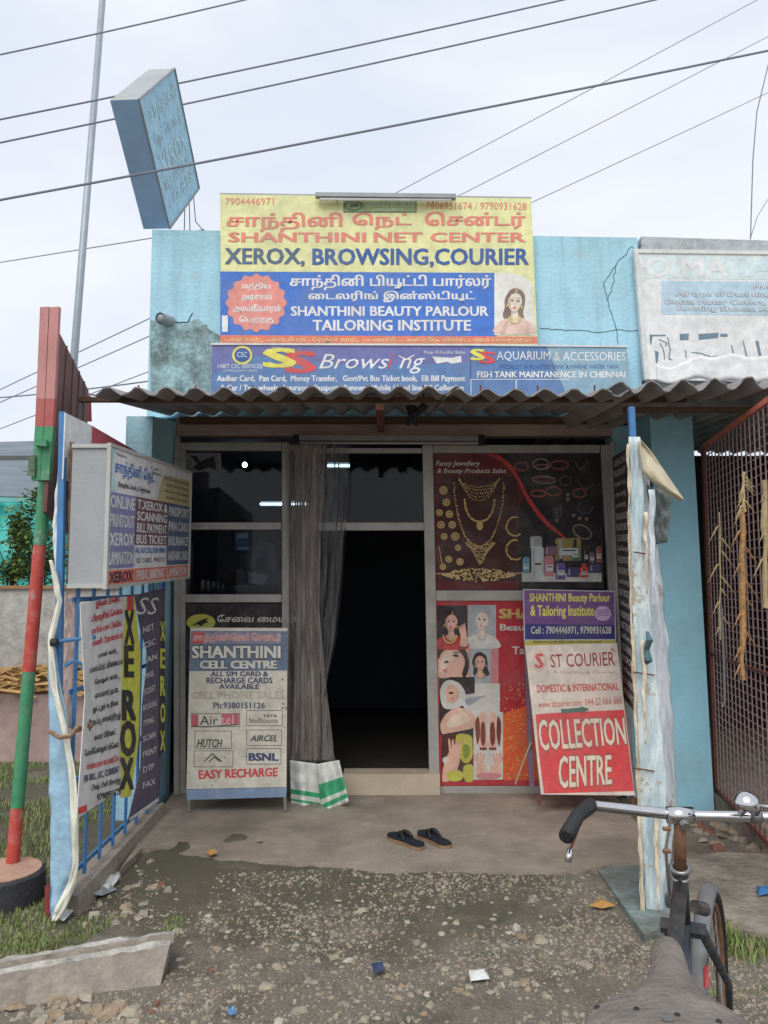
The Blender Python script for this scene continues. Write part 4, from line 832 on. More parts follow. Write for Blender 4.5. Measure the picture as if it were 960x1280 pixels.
skin_('outer_sheet', [(560, 800, 806), (615, 803, 814), (680, 806, 822), (750, 809, 830), (850, 816, 838), (1000, 826, 846), (1100, 824, 836), (1140, 822, 830)], 3.98, wfx, 13, .012, 4.15)
skin_('core_sheet', [(560, 788, 806), (700, 790, 815), (900, 797, 832), (1140, 806, 828)], 4.06, wfx, 14, .004, 4.16)
for k, (px_, y0_, y1_, w0_, m_) in enumerate(((814, 612, 760, 8, wfx), (806, 640, 742, 5, rsk), (800, 800, 930, 5, rsk), (812, 1010, 1140, 6, rsk))):
    mb = MB()
    def tf_(u, v, px_=px_, y0_=y0_, y1_=y1_, w0_=w0_, k=k): 
        return at(px_ + (y0_ + (y1_ - y0_) * v - 600) * .02 + (u - .5) * w0_ * (1 - .75 * v ** 2) + 3 * mnoise.noise(Vector((v * 5, k, 0))), y0_ + (y1_ - y0_) * v, 3.90 - .012 * k * .3 - .03 * v + .02 * mnoise.noise(Vector((u * 2, v * 6, k))))
    mb.grid(tf_, 5, 20); mb.build('torn_strip', m_, e, smooth=True, solid=.002)
for k, yy in enumerate((690, 840, 960)): MB().tube([at(792, yy, 3.90), at(818, yy + 4, 3.91)], .004, 5).build('tie_wire', steel_rust, e)
# loose cloth flap
e2 = MB(); fl = [(800, 548), (808, 546), (812, 560), (822, 578), (842, 606), (855, 624), (843, 624), (822, 610), (806, 598)]
def flap(u, v):
    a = [(799, 548), (812, 562), (826, 582), (845, 610), (855, 624)]; c = [(799, 552), (803, 590), (812, 600), (832, 616), (850, 626)]
    k = u * 4; i = min(int(k), 3); t_ = k - i
    P = lambda L_: (L_[i][0] + (L_[i + 1][0] - L_[i][0]) * t_, L_[i][1] + (L_[i + 1][1] - L_[i][1]) * t_)
    A_, C_ = P(a), P(c); return at(A_[0] + (C_[0] - A_[0]) * v, A_[1] + (C_[1] - A_[1]) * v, 3.93 + .04 * math.sin(v * 5 + u * 3) + .02 * mnoise.noise(Vector((u * 6, v * 5, 2))))
e2.grid(flap, 24, 10); tag(e2.build('cloth_flap', cream, smooth=True, solid=.004), 'cream cloth corner blowing out from the right post', 'cloth')
e2 = MB()
def rag2(u, v):
    a = at(806 + 8 * v, 606 + 75 * v, 4.1); c = at(840 - 6 * v, 616 + 62 * v, 4.1); return a.lerp(c, u) + Vector((0, .05 * mnoise.noise(Vector((u * 6, v * 5, 9))), 0))
e2.grid(rag2, 12, 14); tag(e2.build('plastic_rag', mat('murky_grey_plastic', (104, 112, 112), .5, .3, 12, E=.7), smooth=True, solid=.003), 'murky grey plastic scrap under the cream cloth', 'plastic')
tag((lambda m_: m_.build('knotted_cloth', mat('teal_knot', (74, 108, 116), .8, .4, 20)))(MB().tube([at(809, 790, 3.9), at(812, 800, 3.87), at(808, 812, 3.9), at(811, 826, 3.87), at(806, 830, 3.9)], [.008, .018, .014, .02, .008], 8)), 'small teal knot tied on the right gate leaf', 'knot')
# dark text strip behind the right post
q = [at(765, 572, 5.9), at(784, 560, 5.15), at(797, 895, 5.15), at(779, 872, 5.9)]
e = empty('text_banner', q[3], 'narrow black text banner hanging between shopfront and right post', 'banner')
MB().slab(q, (.004, .006, 0)).build('sheet', xd, e)
nrm = (q[1] - q[0]).cross(q[3] - q[0]);
if nrm.dot(Vector((0, 0, EYE)) - q[0]) < 0: nrm = -nrm
B = Board(e, lambda x, y: q[0].lerp(q[1], x / 100).lerp(q[3].lerp(q[2], x / 100), y / 100), nrm)
for k in range(22): B.text(p3('dim_strip_print', (176, 176, 184), dirt=.1), random.choice(['ரேஷன் கார்டு', 'பான் கார்டு', 'PASSPORT', 'INSURANCE', 'லேமினேஷன்', 'BUS TICKET', 'XEROX', 'COURIER']), 12, 2 + 4.4 * k, 88, 4.7 + 4.4 * k, tamil=True, off=.02)

# ---- posters on the shopfront (in the porch shade)
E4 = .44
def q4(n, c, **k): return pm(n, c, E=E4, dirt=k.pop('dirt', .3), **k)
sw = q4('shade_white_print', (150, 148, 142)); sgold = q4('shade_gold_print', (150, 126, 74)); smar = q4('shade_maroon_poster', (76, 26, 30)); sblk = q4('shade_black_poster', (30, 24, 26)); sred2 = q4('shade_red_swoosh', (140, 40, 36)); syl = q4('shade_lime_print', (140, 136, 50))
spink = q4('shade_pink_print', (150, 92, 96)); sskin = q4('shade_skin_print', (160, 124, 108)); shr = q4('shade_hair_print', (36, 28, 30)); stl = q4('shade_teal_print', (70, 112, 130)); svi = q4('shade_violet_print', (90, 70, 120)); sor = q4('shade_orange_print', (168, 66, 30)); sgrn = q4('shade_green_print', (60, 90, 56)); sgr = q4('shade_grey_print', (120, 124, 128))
def poster(name, label, quad, Y, m, s, ox, oy):
    q = [at(ox + x / s, oy + y / s, Y) for x, y in quad]; e = empty(name, (q[2] + q[3]) / 2, label, 'poster')
    MB().slab(q, (0, .003, 0)).build('sheet', m, e); return e, Board(e, zoomfn(ox, oy, s, Y), NF)
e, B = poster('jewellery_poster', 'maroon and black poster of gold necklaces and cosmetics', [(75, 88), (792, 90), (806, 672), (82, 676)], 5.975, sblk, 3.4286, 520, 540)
mb = MB(); B.pol(mb, [(75, 88), (340, 88), (420, 150), (470, 260), (440, 330), (440, 676), (82, 676)], 0, 1)
mb.build('print_panel', [smar], e)
mb = MB(); B.pol(mb, [(115, 190), (440, 190), (440, 640), (110, 640), (95, 300)], 0, 2); mb.build('print_panel', q4('deep_brown_poster', (52, 26, 26)), e)
mb = MB(); sw_ = [(310, 96, 4), (360, 112, 10), (410, 155, 14), (445, 215, 16), (475, 280, 16), (520, 345, 15), (570, 400, 12), (640, 455, 5)]
for a, c in zip(sw_, sw_[1:]): B.pol(mb, [(a[0], a[1] - a[2]), (c[0], c[1] - c[2]), (c[0], c[1] + c[2]), (a[0], a[1] + a[2])], 0, 3)
mb.build('swoosh', sred2, e)
B.text(sw, 'Fancy Jewellery', 85, 124, 274, 152, shear=.25, layer=4, off=.02); B.text(sw, '& Beauty Products Sales', 90, 157, 385, 182, shear=.25, layer=4, off=.02)
mb = MB(); rnd = random.Random(3)
def arc(cx, cy, rx, ry, a0, a1, n, r, mi=0, j=2):
    for i in range(n):
        t_ = math.radians(a0 + (a1 - a0) * i / (n - 1)); B.ell(mb, cx + rx * math.cos(t_) + rnd.uniform(-j, j), cy + ry * math.sin(t_) + rnd.uniform(-j, j), r * rnd.uniform(.7, 1.2), r * rnd.uniform(.7, 1.2), mi, 5, 7)
for k in range(5): arc(270, 195, 88 - 4 * k, 40 + 15 * k, 5 + 6 * k, 175 - 6 * k, 26 - 3 * k, 3.2)
arc(272, 290, 64, 95, 0, 180, 34, 5.0); B.ell(mb, 273, 402, 14, 20, 0, 6, 12); arc(270, 212, 106, 280, 2, 178, 70, 4.2)
for k in range(6): arc(275, 470, 62 - 8 * k, 30 + 13 * k, 8, 172, 22 - 2 * k, 4)
for k in range(300): 
    u = rnd.uniform(-1, 1); B.ell(mb, 270 + 155 * u, 612 + (26 * (1 - u * u) + 3) * rnd.uniform(-1, 1), 4.2, 3.4, rnd.choice((0, 0, 1)), 5, 6)
B.line(mb, [(85, 608), (120, 606)], 5, 0, 5); B.line(mb, [(425, 606), (455, 604)], 5, 0, 5)
for x, y, r in [(117, 250, 20), (130, 302, 18), (100, 346, 16), (143, 352, 18), (107, 398, 18), (155, 398, 18), (120, 448, 16), (168, 447, 20), (180, 496, 15), (140, 545, 16), (115, 578, 15), (188, 556, 17)]:
    for k in range(9): t_ = 6.283 * k / 9; B.ell(mb, x + r * .68 * math.cos(t_), y + r * .68 * math.sin(t_), r * .3, r * .3, 0, 5, 6)
    B.ell(mb, x, y, r * .3, r * .3, 1, 5, 6)
for cx, cy, rx, ry in ((425, 405, 38, 40), (425, 505, 38, 42)): arc(cx, cy, rx, ry, 60, 285, 30, 4.4)
B.line(mb, [(98, 490), (112, 570)], 4, 0, 5)
mb.build('jewellery_print', [sgold, q4('shade_pale_gold', (176, 150, 110))], e)
mb = MB()
def ring(cx, cy, rx, ry, w, mi, a=0):
    pp_ = [(cx + rx * math.cos(t_) * math.cos(a) - ry * math.sin(t_) * math.sin(a), cy + rx * math.cos(t_) * math.sin(a) + ry * math.sin(t_) * math.cos(a)) for t_ in [6.283 * i / 20 for i in range(21)]]
    B.line(mb, pp_, w, mi, 4)
for a in ((452, 148, 28, 18, 8, 2), (535, 138, 34, 22, 7, 0), (540, 150, 30, 10, 5, 0), (614, 142, 38, 18, 8, 2), (548, 205, 48, 15, 6, 0, .05), (548, 203, 30, 8, 4, 1), (524, 264, 32, 14, 9, 2), (588, 254, 32, 18, 8, 2), (712, 428, 42, 26, 7, 0, .5), (640, 210, 24, 20, 3, 3), (700, 262, 28, 18, 8, 2)): ring(*a)
for p in ([(678, 125), (705, 165), (738, 125)], [(695, 215), (722, 250), (765, 222)], [(590, 320), (590, 355), (603, 385), (620, 355), (620, 320)], [(598, 325), (603, 368), (611, 325)], [(700, 305), (690, 330), (710, 352), (745, 345), (760, 318)], [(650, 262), (648, 300)]): B.line(mb, p, 4, 3, 4)
for x, y in ((603, 380), (650, 290), (675, 357), (700, 370), (730, 373), (650, 268)): B.ell(mb, x, y, 8, 8, 0, 4, 8)
mb.build('jewellery_print', [q4('dim_bangle', (104, 88, 80)), q4('dim_red_bangle', (110, 50, 48)), q4('dim_copper', (104, 54, 44)), q4('dim_silver', (74, 72, 76))], e)
mb = MB()
for x0, y0, x1, y1, mi in ((453, 540, 795, 606, 0), (453, 604, 795, 642, 1), (456, 535, 486, 606, 2), (488, 446, 540, 500, 3), (494, 490, 546, 630, 4), (552, 475, 603, 490, 5), (550, 490, 605, 528, 6), (596, 455, 706, 552, 7), (548, 530, 590, 618, 8), (597, 560, 640, 632, 9), (606, 530, 628, 560, 5), (662, 492, 700, 552, 10), (672, 460, 688, 492, 5), (640, 556, 700, 580, 1), (645, 580, 700, 622, 11), (702, 575, 738, 624, 12), (708, 562, 730, 575, 13), (718, 500, 738, 560, 5), (740, 565, 792, 602, 11), (742, 515, 764, 562, 6), (770, 490, 795, 560, 13)):
    if mi < 2: B.quad(mb, x0, y0, x1, y1, mi, 4)
    else:
        w_ = x1 - x0; c_ = min(8, w_ * .25); B.pol(mb, [(x0, y0 + c_), (x0 + c_, y0), (x1 - c_, y0), (x1, y0 + c_), (x1, y1 - 3), (x1 - 3, y1), (x0 + 3, y1), (x0, y1 - 3)], mi, 5)
        B.quad(mb, x0 + w_ * .14, y0 + 8, x0 + w_ * .26, y1 - 8, 3 if mi != 3 else 1, 6)
        if y1 - y0 > 45 and mi != 3: B.quad(mb, x0 + w_ * .2, y0 + (y1 - y0) * .45, x1 - w_ * .1, y0 + (y1 - y0) * .75, 4 if mi != 4 else 1, 7); B.quad(mb, x0 + w_ * .28, y0 + (y1 - y0) * .52, x1 - w_ * .2, y0 + (y1 - y0) * .57, 0, 8)
mb.build('cosmetics_print', [sblk, sw, stl, sgr, q4('milky_print', (150, 156, 156)), sblk, q4('mauve_print', (96, 70, 84)), q4('khaki_print', (120, 104, 62)), spink, q4('plum_print', (80, 60, 110)), sgrn, q4('navy_box_print', (52, 50, 84)), q4('scarlet_print', (160, 42, 40)), q4('rust_print', (124, 62, 40))], e)
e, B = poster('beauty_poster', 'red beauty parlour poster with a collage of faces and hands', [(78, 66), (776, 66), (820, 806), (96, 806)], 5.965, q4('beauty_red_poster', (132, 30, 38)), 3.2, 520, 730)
mb = MB(); B.pol(mb, [(345, 520), (460, 480), (800, 470), (815, 785), (350, 785)], 0, 1); mb.build('print_panel', sor, e)
mb = MB()
for k in range(160): x = rnd.uniform(350, 460); y = 380 + 400 * rnd.random(); B.ell(mb, x, y, rnd.uniform(1, 3.5), rnd.uniform(1, 5), 0, 2, 6, rnd.random() * 3)
mb.build('gold_flecks', sgold, e)
mb = MB(); tiles = [((84, 86, 205, 246), 0), ((207, 84, 320, 246), 1), ((88, 246, 212, 372), 2), ((214, 246, 300, 398), 3), ((300, 246, 330, 398), 6), ((94, 372, 235, 600), 4), ((235, 398, 335, 515), 5), ((102, 600, 228, 788), 7), ((230, 512, 348, 782), 8)]
for a, mi in tiles: B.quad(mb, *a, mi, 1)
mb.build('print_panel', [shr, sgr, sskin, sgr, shr, sw, spink, q4('brown_print', (60, 36, 30)), sw], e)
P6 = [sskin, shr, sred2, sgold, shr, sred2]
portrait(B, 140, 158, 1.15, P6, True, L0=3); portrait(B, 262, 150, 1.2, [q4('pale_skin_print', (176, 146, 134)), sgr, sw, sw, shr, spink], True, L0=3)
portrait(B, 256, 318, 1.0, [sskin, shr, sw, sgold, shr, spink], False, L0=3, tilt=-.1)
mb = MB()
def blob(pts, mi, lay): B.pol(mb, smooth(pts), mi, lay)
def finger(x0, y0, x1, y1, w, mi=0, lay=4, nail=None):
    d_ = math.hypot(x1 - x0, y1 - y0); ux, uy = (x1 - x0) / d_, (y1 - y0) / d_; nx, ny = -uy * w / 2, ux * w / 2
    blob([(x0 + nx, y0 + ny), (x0 + ux * d_ * .5 + nx * .9, y0 + uy * d_ * .5 + ny * .9), (x1 + nx * .7, y1 + ny * .7), (x1 + ux * w * .4, y1 + uy * w * .4), (x1 - nx * .7, y1 - ny * .7), (x0 + ux * d_ * .5 - nx * .9, y0 + uy * d_ * .5 - ny * .9), (x0 - nx, y0 - ny)], mi, lay)
    if nail is not None: blob([(x1 + nx * .4, y1 + ny * .4), (x1 + ux * w * .3, y1 + uy * w * .3), (x1 - nx * .4, y1 - ny * .4), (x1 - ux * w * .5, y1 - uy * w * .5)], nail, lay + 1)
# bride's hand and jewellery
for k in range(4): finger(186 + 5 * k, 226, 172 + 7 * k, 172 - 4 * k, 8, 0, 12, 2)
blob([(176, 246), (180, 214), (200, 206), (205, 246)], 0, 12)
for k in range(26): t_ = 3.14 * k / 25; B.ell(mb, 135 + 26 * math.cos(t_), 205 + 30 * math.sin(t_), 3.2, 3.2, 7, 13, 6)
# tilted close-up of a face
blob([(90, 372), (92, 310), (108, 272), (140, 256), (176, 262), (192, 290), (188, 330), (168, 362), (140, 372)], 0, 2)
blob([(96, 340), (104, 290), (130, 268), (160, 272), (150, 300), (120, 330), (112, 360)], 8, 3)
blob([(92, 246), (150, 246), (188, 252), (208, 290), (210, 340), (196, 372), (184, 360), (196, 310), (176, 272), (140, 256), (104, 272), (90, 300)], 1, 4)
blob([(146, 286), (158, 280), (172, 288), (160, 291)], 1, 5); blob([(112, 314), (120, 306), (132, 310), (122, 316)], 1, 5); blob([(144, 276), (160, 270), (176, 277), (160, 275)], 1, 5); blob([(106, 344), (116, 338), (126, 346), (114, 354)], 2, 5); blob([(128, 318), (140, 316), (138, 330), (128, 330)], 6, 5)
# steam towel, treatment hands
blob([(96, 430), (112, 394), (140, 384), (176, 400), (198, 440), (190, 480), (150, 500), (108, 492)], 3, 2); blob([(120, 424), (138, 404), (162, 412), (172, 440), (160, 470), (134, 474), (120, 450)], 0, 4); blob([(130, 436), (140, 430), (150, 436), (140, 440)], 1, 5); blob([(138, 456), (148, 453), (154, 459), (146, 463)], 2, 5)
blob([(178, 450), (230, 438), (292, 432), (302, 444), (262, 480), (240, 520), (206, 510), (186, 484)], 3, 3); blob([(196, 462), (240, 450), (280, 446), (250, 462), (210, 486)], 9, 4)
blob([(98, 560), (120, 520), (160, 496), (200, 500), (236, 530), (232, 572), (186, 586), (130, 596), (104, 598)], 0, 2); blob([(120, 560), (150, 524), (190, 516), (214, 540), (180, 562), (140, 574)], 8, 3)
for k in range(4): finger(200 + 4 * k, 520 + 10 * k, 168 + 3 * k, 500 + 13 * k, 9, 8, 5)
blob([(160, 606), (214, 604), (226, 640), (206, 700), (170, 690)], 4, 2)
# hand, lime and petals
blob([(104, 786), (112, 720), (138, 660), (160, 640), (176, 660), (172, 720), (150, 770), (130, 788)], 0, 3)
for k in range(4): finger(140 + 9 * k, 690, 132 + 15 * k, 622 + 3 * k, 11, 0, 4, 2)
blob([(176, 640), (206, 622), (226, 650), (222, 700), (196, 716), (176, 690)], 4, 3); blob([(186, 650), (204, 640), (216, 660), (210, 690), (192, 694)], 10, 4); blob([(122, 760), (160, 742), (190, 758), (180, 784), (140, 788)], 4, 5); blob([(190, 730), (226, 724), (228, 786), (196, 786)], 4, 3); blob([(106, 700), (120, 690), (130, 706), (112, 716)], 3, 4)
# hennaed feet
for sg, x in ((-1, 268), (1, 306)):
    blob([(x - 12, 520), (x + 12, 520), (x + 14, 590), (x + 16, 640), (x + 10, 660), (x - 12, 660), (x - 16, 636), (x - 12, 580)], 6, 3)
    blob([(x - 8, 560), (x + 6, 556), (x + 10, 620), (x, 648), (x - 10, 620)], 5, 4)
    for k in range(4): B.ell(mb, x - 10 + 7 * k, 658, 4, 6, 5, 5, 8)
blob([(236, 560), (250, 530), (256, 600), (244, 640)], 5, 3); blob([(340, 560), (326, 530), (322, 600), (334, 650)], 5, 3)
# two hands with striped nails
for sg, x in ((-1, 262), (1, 318)):
    for k in range(4): finger(x + sg * 4, 744, x + sg * (30 - 13 * k) * 1.0 , 678 + (6 if k in (0, 3) else 0), 9, 0, 4, 2)
    blob([(x - 20, 764), (x - 18, 736), (x, 726), (x + 18, 736), (x + 20, 764)], 0, 5); finger(x, 760, x - sg * 16, 724, 8, 0, 6, 2)
blob([(242, 766), (262, 756), (318, 756), (338, 766), (318, 776), (262, 776)], 2, 6)
mb.build('collage_print', [sskin, shr, spink, sw, syl, q4('henna_print', (92, 44, 34)), q4('shade_blush_skin', (176, 128, 116)), sgold, q4('shade_bright_skin', (184, 146, 128)), q4('shade_grey_fold', (112, 116, 122)), q4('shade_dark_lime', (96, 106, 40))], e)
B.text(sgold, 'SHANTHINI', 335, 100, 700, 137, off=.05, layer=3); B.text(sw, 'Beauty Parlour', 337, 160, 640, 194, off=.03, layer=3); B.text(sw, 'Tailoring', 385, 250, 560, 290, off=.03, layer=3)
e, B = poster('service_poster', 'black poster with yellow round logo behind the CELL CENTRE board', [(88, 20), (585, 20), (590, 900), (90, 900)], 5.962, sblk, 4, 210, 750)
mb = MB(); B.ell(mb, 165, 112, 72, 42, 0, 1, 30); B.pol(mb, [(120, 128), (150, 108), (176, 96), (206, 88), (190, 104), (205, 112), (180, 118), (168, 132), (150, 122)], 1, 2); mb.build('logo', [syl, sblk], e)
B.text(sw, 'சேவை மையம்', 248, 74, 640, 110, tamil=True, shear=.15, off=.02)

# ---- CELL CENTRE board leaning on the front
class LeanBoard(Board): pass
def leaning(name, label, cat, quad, P, lean, th, mface, medge, s, ox, oy):
    N = Vector((0, -math.cos(lean), math.sin(lean))); fn = lambda x, y: onp(ox + x / s, oy + y / s, P, N)
    q = [fn(*p) for p in quad]; e = empty(name, (q[2] + q[3]) / 2, label, cat)
    MB().slab(q, -N * .006).build('face_panel', mface, e)
    q2 = [p - N * .0062 for p in q]
    for i, j in ((0, 1), (1, 2), (2, 3), (3, 0)):
        dd = (q2[j] - q2[i]).normalized(); cen = sum(q2, Vector()) / 4; inn = (cen - (q2[i] + q2[j]) / 2); inn = (inn - dd * inn.dot(dd)).normalized() * .022
        off_ = .0 if i % 2 == 0 else .0225
        a, c = q2[i] + dd * off_, q2[j] - dd * off_
        MB().slab([a, c, c + inn, a + inn], -N * th).build('frame_bar', medge, e)
    return e, Board(e, fn, N), N
cb = q4('board_cream_paint', (150, 146, 134), dirt=.4); cbl = q4('board_slate_blue', (66, 80, 100)); cpk = q4('board_pink_print', (150, 84, 92)); cnv = q4('board_navy_print', (48, 54, 82)); cft = q4('board_faint_print', (132, 126, 118)); crd = q4('board_red_print', (150, 48, 52)); crail = q4('board_blue_rail', (86, 104, 128)); cbk = q4('board_black_print', (46, 48, 54))
legm = mat('grey_painted_leg', (120, 118, 112), .7, .3, 20)
P0 = at(300, 1000, 5.45)
e, B, N = leaning('cell_centre_board', 'cream CELL CENTRE board leaning left of the plastic curtain', 'board', [(112, 138), (598, 140), (592, 935), (92, 946)], P0, rad(7), .03, cb, legm, 4, 210, 750)
MB().slab([B.P(93, 948, 0), B.P(592, 937, 0), B.P(590, 985, 0), B.P(94, 1000, 0)], -N * .02).build('bottom_rail', crail, e)
for a in ((96, 1000, 1078), (576, 986, 1048)):
    q_ = [B.P(a[0], a[1], 0), B.P(a[0] + 16, a[1], 0), B.P(a[0] + 17, a[2], 0), B.P(a[0] + 4, a[2], 0)]; MB().slab(q_, -N * .025).build('leg', legm, e)
    b0 = B.P(a[0] + 8, 400, 0) - N * .04; MB().tube([b0, Vector((b0.x, 5.85, .055))], .01, 5).build('back_leg', legm, e)
mb = MB(); B.pol(mb, [(116, 155), (597, 156), (596, 352), (104, 356)], 0, 1); B.pol(mb, [(122, 160), (566, 162), (566, 218), (120, 218)], 1, 2); B.pol(mb, [(125, 162), (180, 162), (180, 216), (122, 216)], 2, 3); mb.build('print_panel', [cbl, q4('board_violet_grey', (96, 92, 110)), crd], e)
B.text(cpk, 'சாந்தினி', 128, 168, 305, 214, layer=4, outline=cb, ooff=.06, off=.02, tamil=True); B.text(cpk, 'செல் சென்டர்', 316, 166, 565, 212, layer=4, outline=cb, ooff=.06, off=.02, tamil=True)
B.text(sw, 'SHANTHINI', 122, 230, 560, 290, layer=2, outline=cbk, ooff=.09, off=.04); B.text(sw, 'CELL CENTRE', 162, 304, 542, 342, layer=2, outline=cbk, ooff=.09, off=.06)
for w_, a in (('ALL SIM CARD &', (215, 357, 500, 381)), ('RECHARGE CARDS', (193, 388, 522, 416)), ('AVAILABLE', (257, 420, 455, 444))): B.text(cnv, w_, *a, off=.03)
B.text(cft, 'CELL PHONE SALES', 120, 457, 580, 492, off=.02); B.text(cnv, 'Ph:9380151126', 228, 512, 484, 542, off=.02)
mb = MB()
for a in ((118, 568, 358, 632), (393, 552, 572, 628), (135, 655, 317, 742), (393, 650, 568, 728), (131, 754, 325, 834), (393, 742, 565, 820)):
    x0, y0, x1, y1 = a; B.line(mb, [(x0, y0), (x1, y0), (x1, y1), (x0, y1), (x0, y0)], 2.5, 0, 1)
B.quad(mb, 120, 572, 152, 632, 1, 1); B.quad(mb, 268, 568, 354, 622, 1, 1); B.line(mb, [(180, 808), (222, 768), (270, 808)], 5, 0, 1); B.line(mb, [(205, 808), (232, 784), (260, 808)], 5, 0, 1); B.line(mb, [(118, 632), (200, 634), (350, 622)], 4, 0, 2)
mb.build('print_boxes', [cbk, q4('board_dull_pink', (140, 66, 76))], e)
B.text(cbk, 'Air', 160, 580, 250, 624, off=.0); B.text(q4('board_light_pink', (160, 128, 130)), 'tel', 266, 574, 328, 622, off=.0); B.text(cbk, 'TATA', 476, 572, 546, 586, off=.03); B.text(cft, 'Indicom', 408, 590, 548, 614, off=.01, outline=cbk, ooff=.03)
B.text(cbk, 'HUTCH', 146, 696, 272, 736, shear=.25, off=.02); B.text(cbk, 'AIRCEL', 412, 676, 546, 706, shear=.3, off=.02); B.text(cnv, 'BSNL', 406, 766, 550, 803, off=.05); B.text(crd, 'EASY RECHARGE', 155, 842, 548, 892, off=.04, quad=[(155, 852), (548, 838), (546, 880), (157, 894)])
mb = MB()
for k in range(26):
    x = rnd.choice((rnd.uniform(95, 112), rnd.uniform(570, 592), rnd.uniform(100, 590))); y = rnd.uniform(780, 935) if 112 < x < 570 else rnd.uniform(200, 935)
    B.ell(mb, x, y, rnd.uniform(1.5, 6), rnd.uniform(1.5, 5), 0, 1, 7)
mb.build('rust_spots', mat('rust_spot', (110, 70, 48), .9), e)

# ---- purple board and courier board
pv = q4('board_purple', (84, 54, 100)); pb = q4('board_indigo', (40, 40, 86)); py_ = q4('board_yellow_print', (176, 156, 70)); pyd = q4('board_yellow_strip', (140, 134, 60)); ptr = q4('board_silver_trim', (140, 140, 146))
P1 = at(730, 985, 5.42)
e, B, N = leaning('purple_board', 'purple and indigo beauty parlour board above the courier board', 'board', [(428, 20), (796, 28), (800, 250), (434, 250)], at(715, 800, 5.75), rad(4), .02, pv, ptr, 3.2, 520, 730)
mb = MB(); B.pol(mb, [(434, 160), (797, 163), (798, 220), (436, 222)], 0, 1); B.pol(mb, [(434, 223), (799, 221), (800, 250), (434, 250)], 1, 1)
mb.build('print_panel', [pb, pyd], e)
B.line(mb := MB(), [(430, 22), (794, 30), (798, 222), (434, 224), (430, 22)], 3.5, 0, 2); mb.build('trim_line', ptr, e)
B.text(py_, 'SHANTHINI Beauty Parlour', 455, 38, 776, 80, off=.03); B.text(py_, '& Tailoring Institute', 458, 86, 712, 140, off=.03); B.text(sw, 'Cell : 7904446971, 9790931628', 460, 170, 780, 203, off=.02)
mb = MB(); B.ell(mb, 747, 118, 33, 30, 0, 2, 24)
for k in range(4): B.line(mb, [(722, 104 + 9 * k), (740, 108 + 6 * k), (772, 100 + 9 * k)], 2.5, 1, 3)
mb.build('logo', [q4('lilac_print', (140, 120, 150)), pv], e)
B.text(sblk, 'SHANTHINI, SHOP, KEEL STREET, MAIN ROAD, NEAR', 470, 228, 742, 236, off=.02)
ccm = q4('courier_cream_paint', (158, 148, 138), dirt=.4); ccr = q4('courier_red_paint', (160, 48, 50), dirt=.3); cct = q4('courier_red_print', (150, 66, 66)); ccf = q4('courier_faded_print', (140, 114, 108)); ccl = q4('courier_cream_letter', (170, 152, 136))
e, B, N = leaning('courier_board', 'cream and red COLLECTION CENTRE courier board leaning at the right', 'board', [(436, 246), (804, 236), (876, 846), (500, 842)], P1, rad(9), .03, ccm, q4('courier_edge_wood', (110, 96, 84)), 3.2, 520, 730)
mb = MB(); B.pol(mb, [(478, 522), (560, 515), (832, 503), (872, 828), (512, 838), (494, 700)], 0, 1); mb.build('print_panel', ccr, e)
mb = MB(); B.ell(mb, 493, 308, 26, 44, 0, 1, 24); B.ell(mb, 493, 308, 21, 38, 1, 2, 24); mb.build('logo', [q4('courier_logo_ring', (158, 128, 120)), ccm], e)
B.text(cct, 'S', 478, 278, 508, 336, layer=3, off=.03); B.line(mb := MB(), [(494, 272), (494, 342)], 3, 0, 4); mb.build('logo', cct, e)
def serif(t_, m, quad, nch):
    B.text(m, t_, 0, 0, 0, 0, quad=quad, off=.0)
    mb = MB()
    B.text(m, t_, 0, 0, 0, 0, quad=quad, off=.012)
serif('ST COURIER', cct, [(536, 282), (792, 270), (796, 326), (540, 334)], 10); B.text(cct, 'R', 780, 255, 796, 270)
B.text(ccf, 'A Complete Courier', 545, 346, 800, 362, off=.0)
B.text(cct, 'DOMESTIC & INTERNATIONAL', 0, 0, 0, 0, quad=[(482, 404), (808, 396), (812, 424), (486, 434)], off=.03)
B.text(cct, 'www.stcourier.com', 0, 0, 0, 0, quad=[(487, 470), (662, 462), (664, 486), (490, 496)], off=.01); B.text(cct, '044 22 666 666', 0, 0, 0, 0, quad=[(674, 458), (822, 448), (824, 480), (676, 486)], off=.01)
mb = MB(); B.pol(mb, [(580, 500), (660, 494), (655, 488), (694, 500), (662, 518), (662, 512), (582, 518)], 0, 2); mb.build('arrow', q4('dark_green_arrow', (58, 84, 74)), e)
B.text(ccl, 'COLLECTION', 0, 0, 0, 0, quad=[(486, 545), (830, 535), (842, 640), (498, 666)], off=.02, outline=q4('courier_dark_letter_edge', (116, 62, 56)), ooff=.05); B.text(ccl, 'CENTRE', 0, 0, 0, 0, quad=[(570, 690), (780, 684), (782, 800), (572, 816)], off=.02, outline=MATS['courier_dark_letter_edge'], ooff=.05)
for x in (486, 860):
    q_ = [B.P(x, 844, -8), B.P(x + 14, 844, -8), B.P(x + 16, 884, -8), B.P(x + 4, 884, -8)]; MB().slab(q_, -N * .02).build('leg', steel_rust, e)
mb = MB(); pa = at(664, 925, 5.7); mb.tube([at(664, 928, 5.7), at(655, 950, 5.75), at(644, 980, 5.8)], .006, 5); tag(mb.build('stick', cream), 'thin pale stick left of the courier board foot', 'stick')
mb = MB(); mb.slab([at(655, 800, 5.8), at(659, 800, 5.8), at(668, 985, 5.7), at(662, 985, 5.7)], (0, .02, 0)); tag(mb.build('board_stand', q4('stand_violet', (90, 76, 96))), 'narrow upright batten at the left edge of the courier board', 'batten')

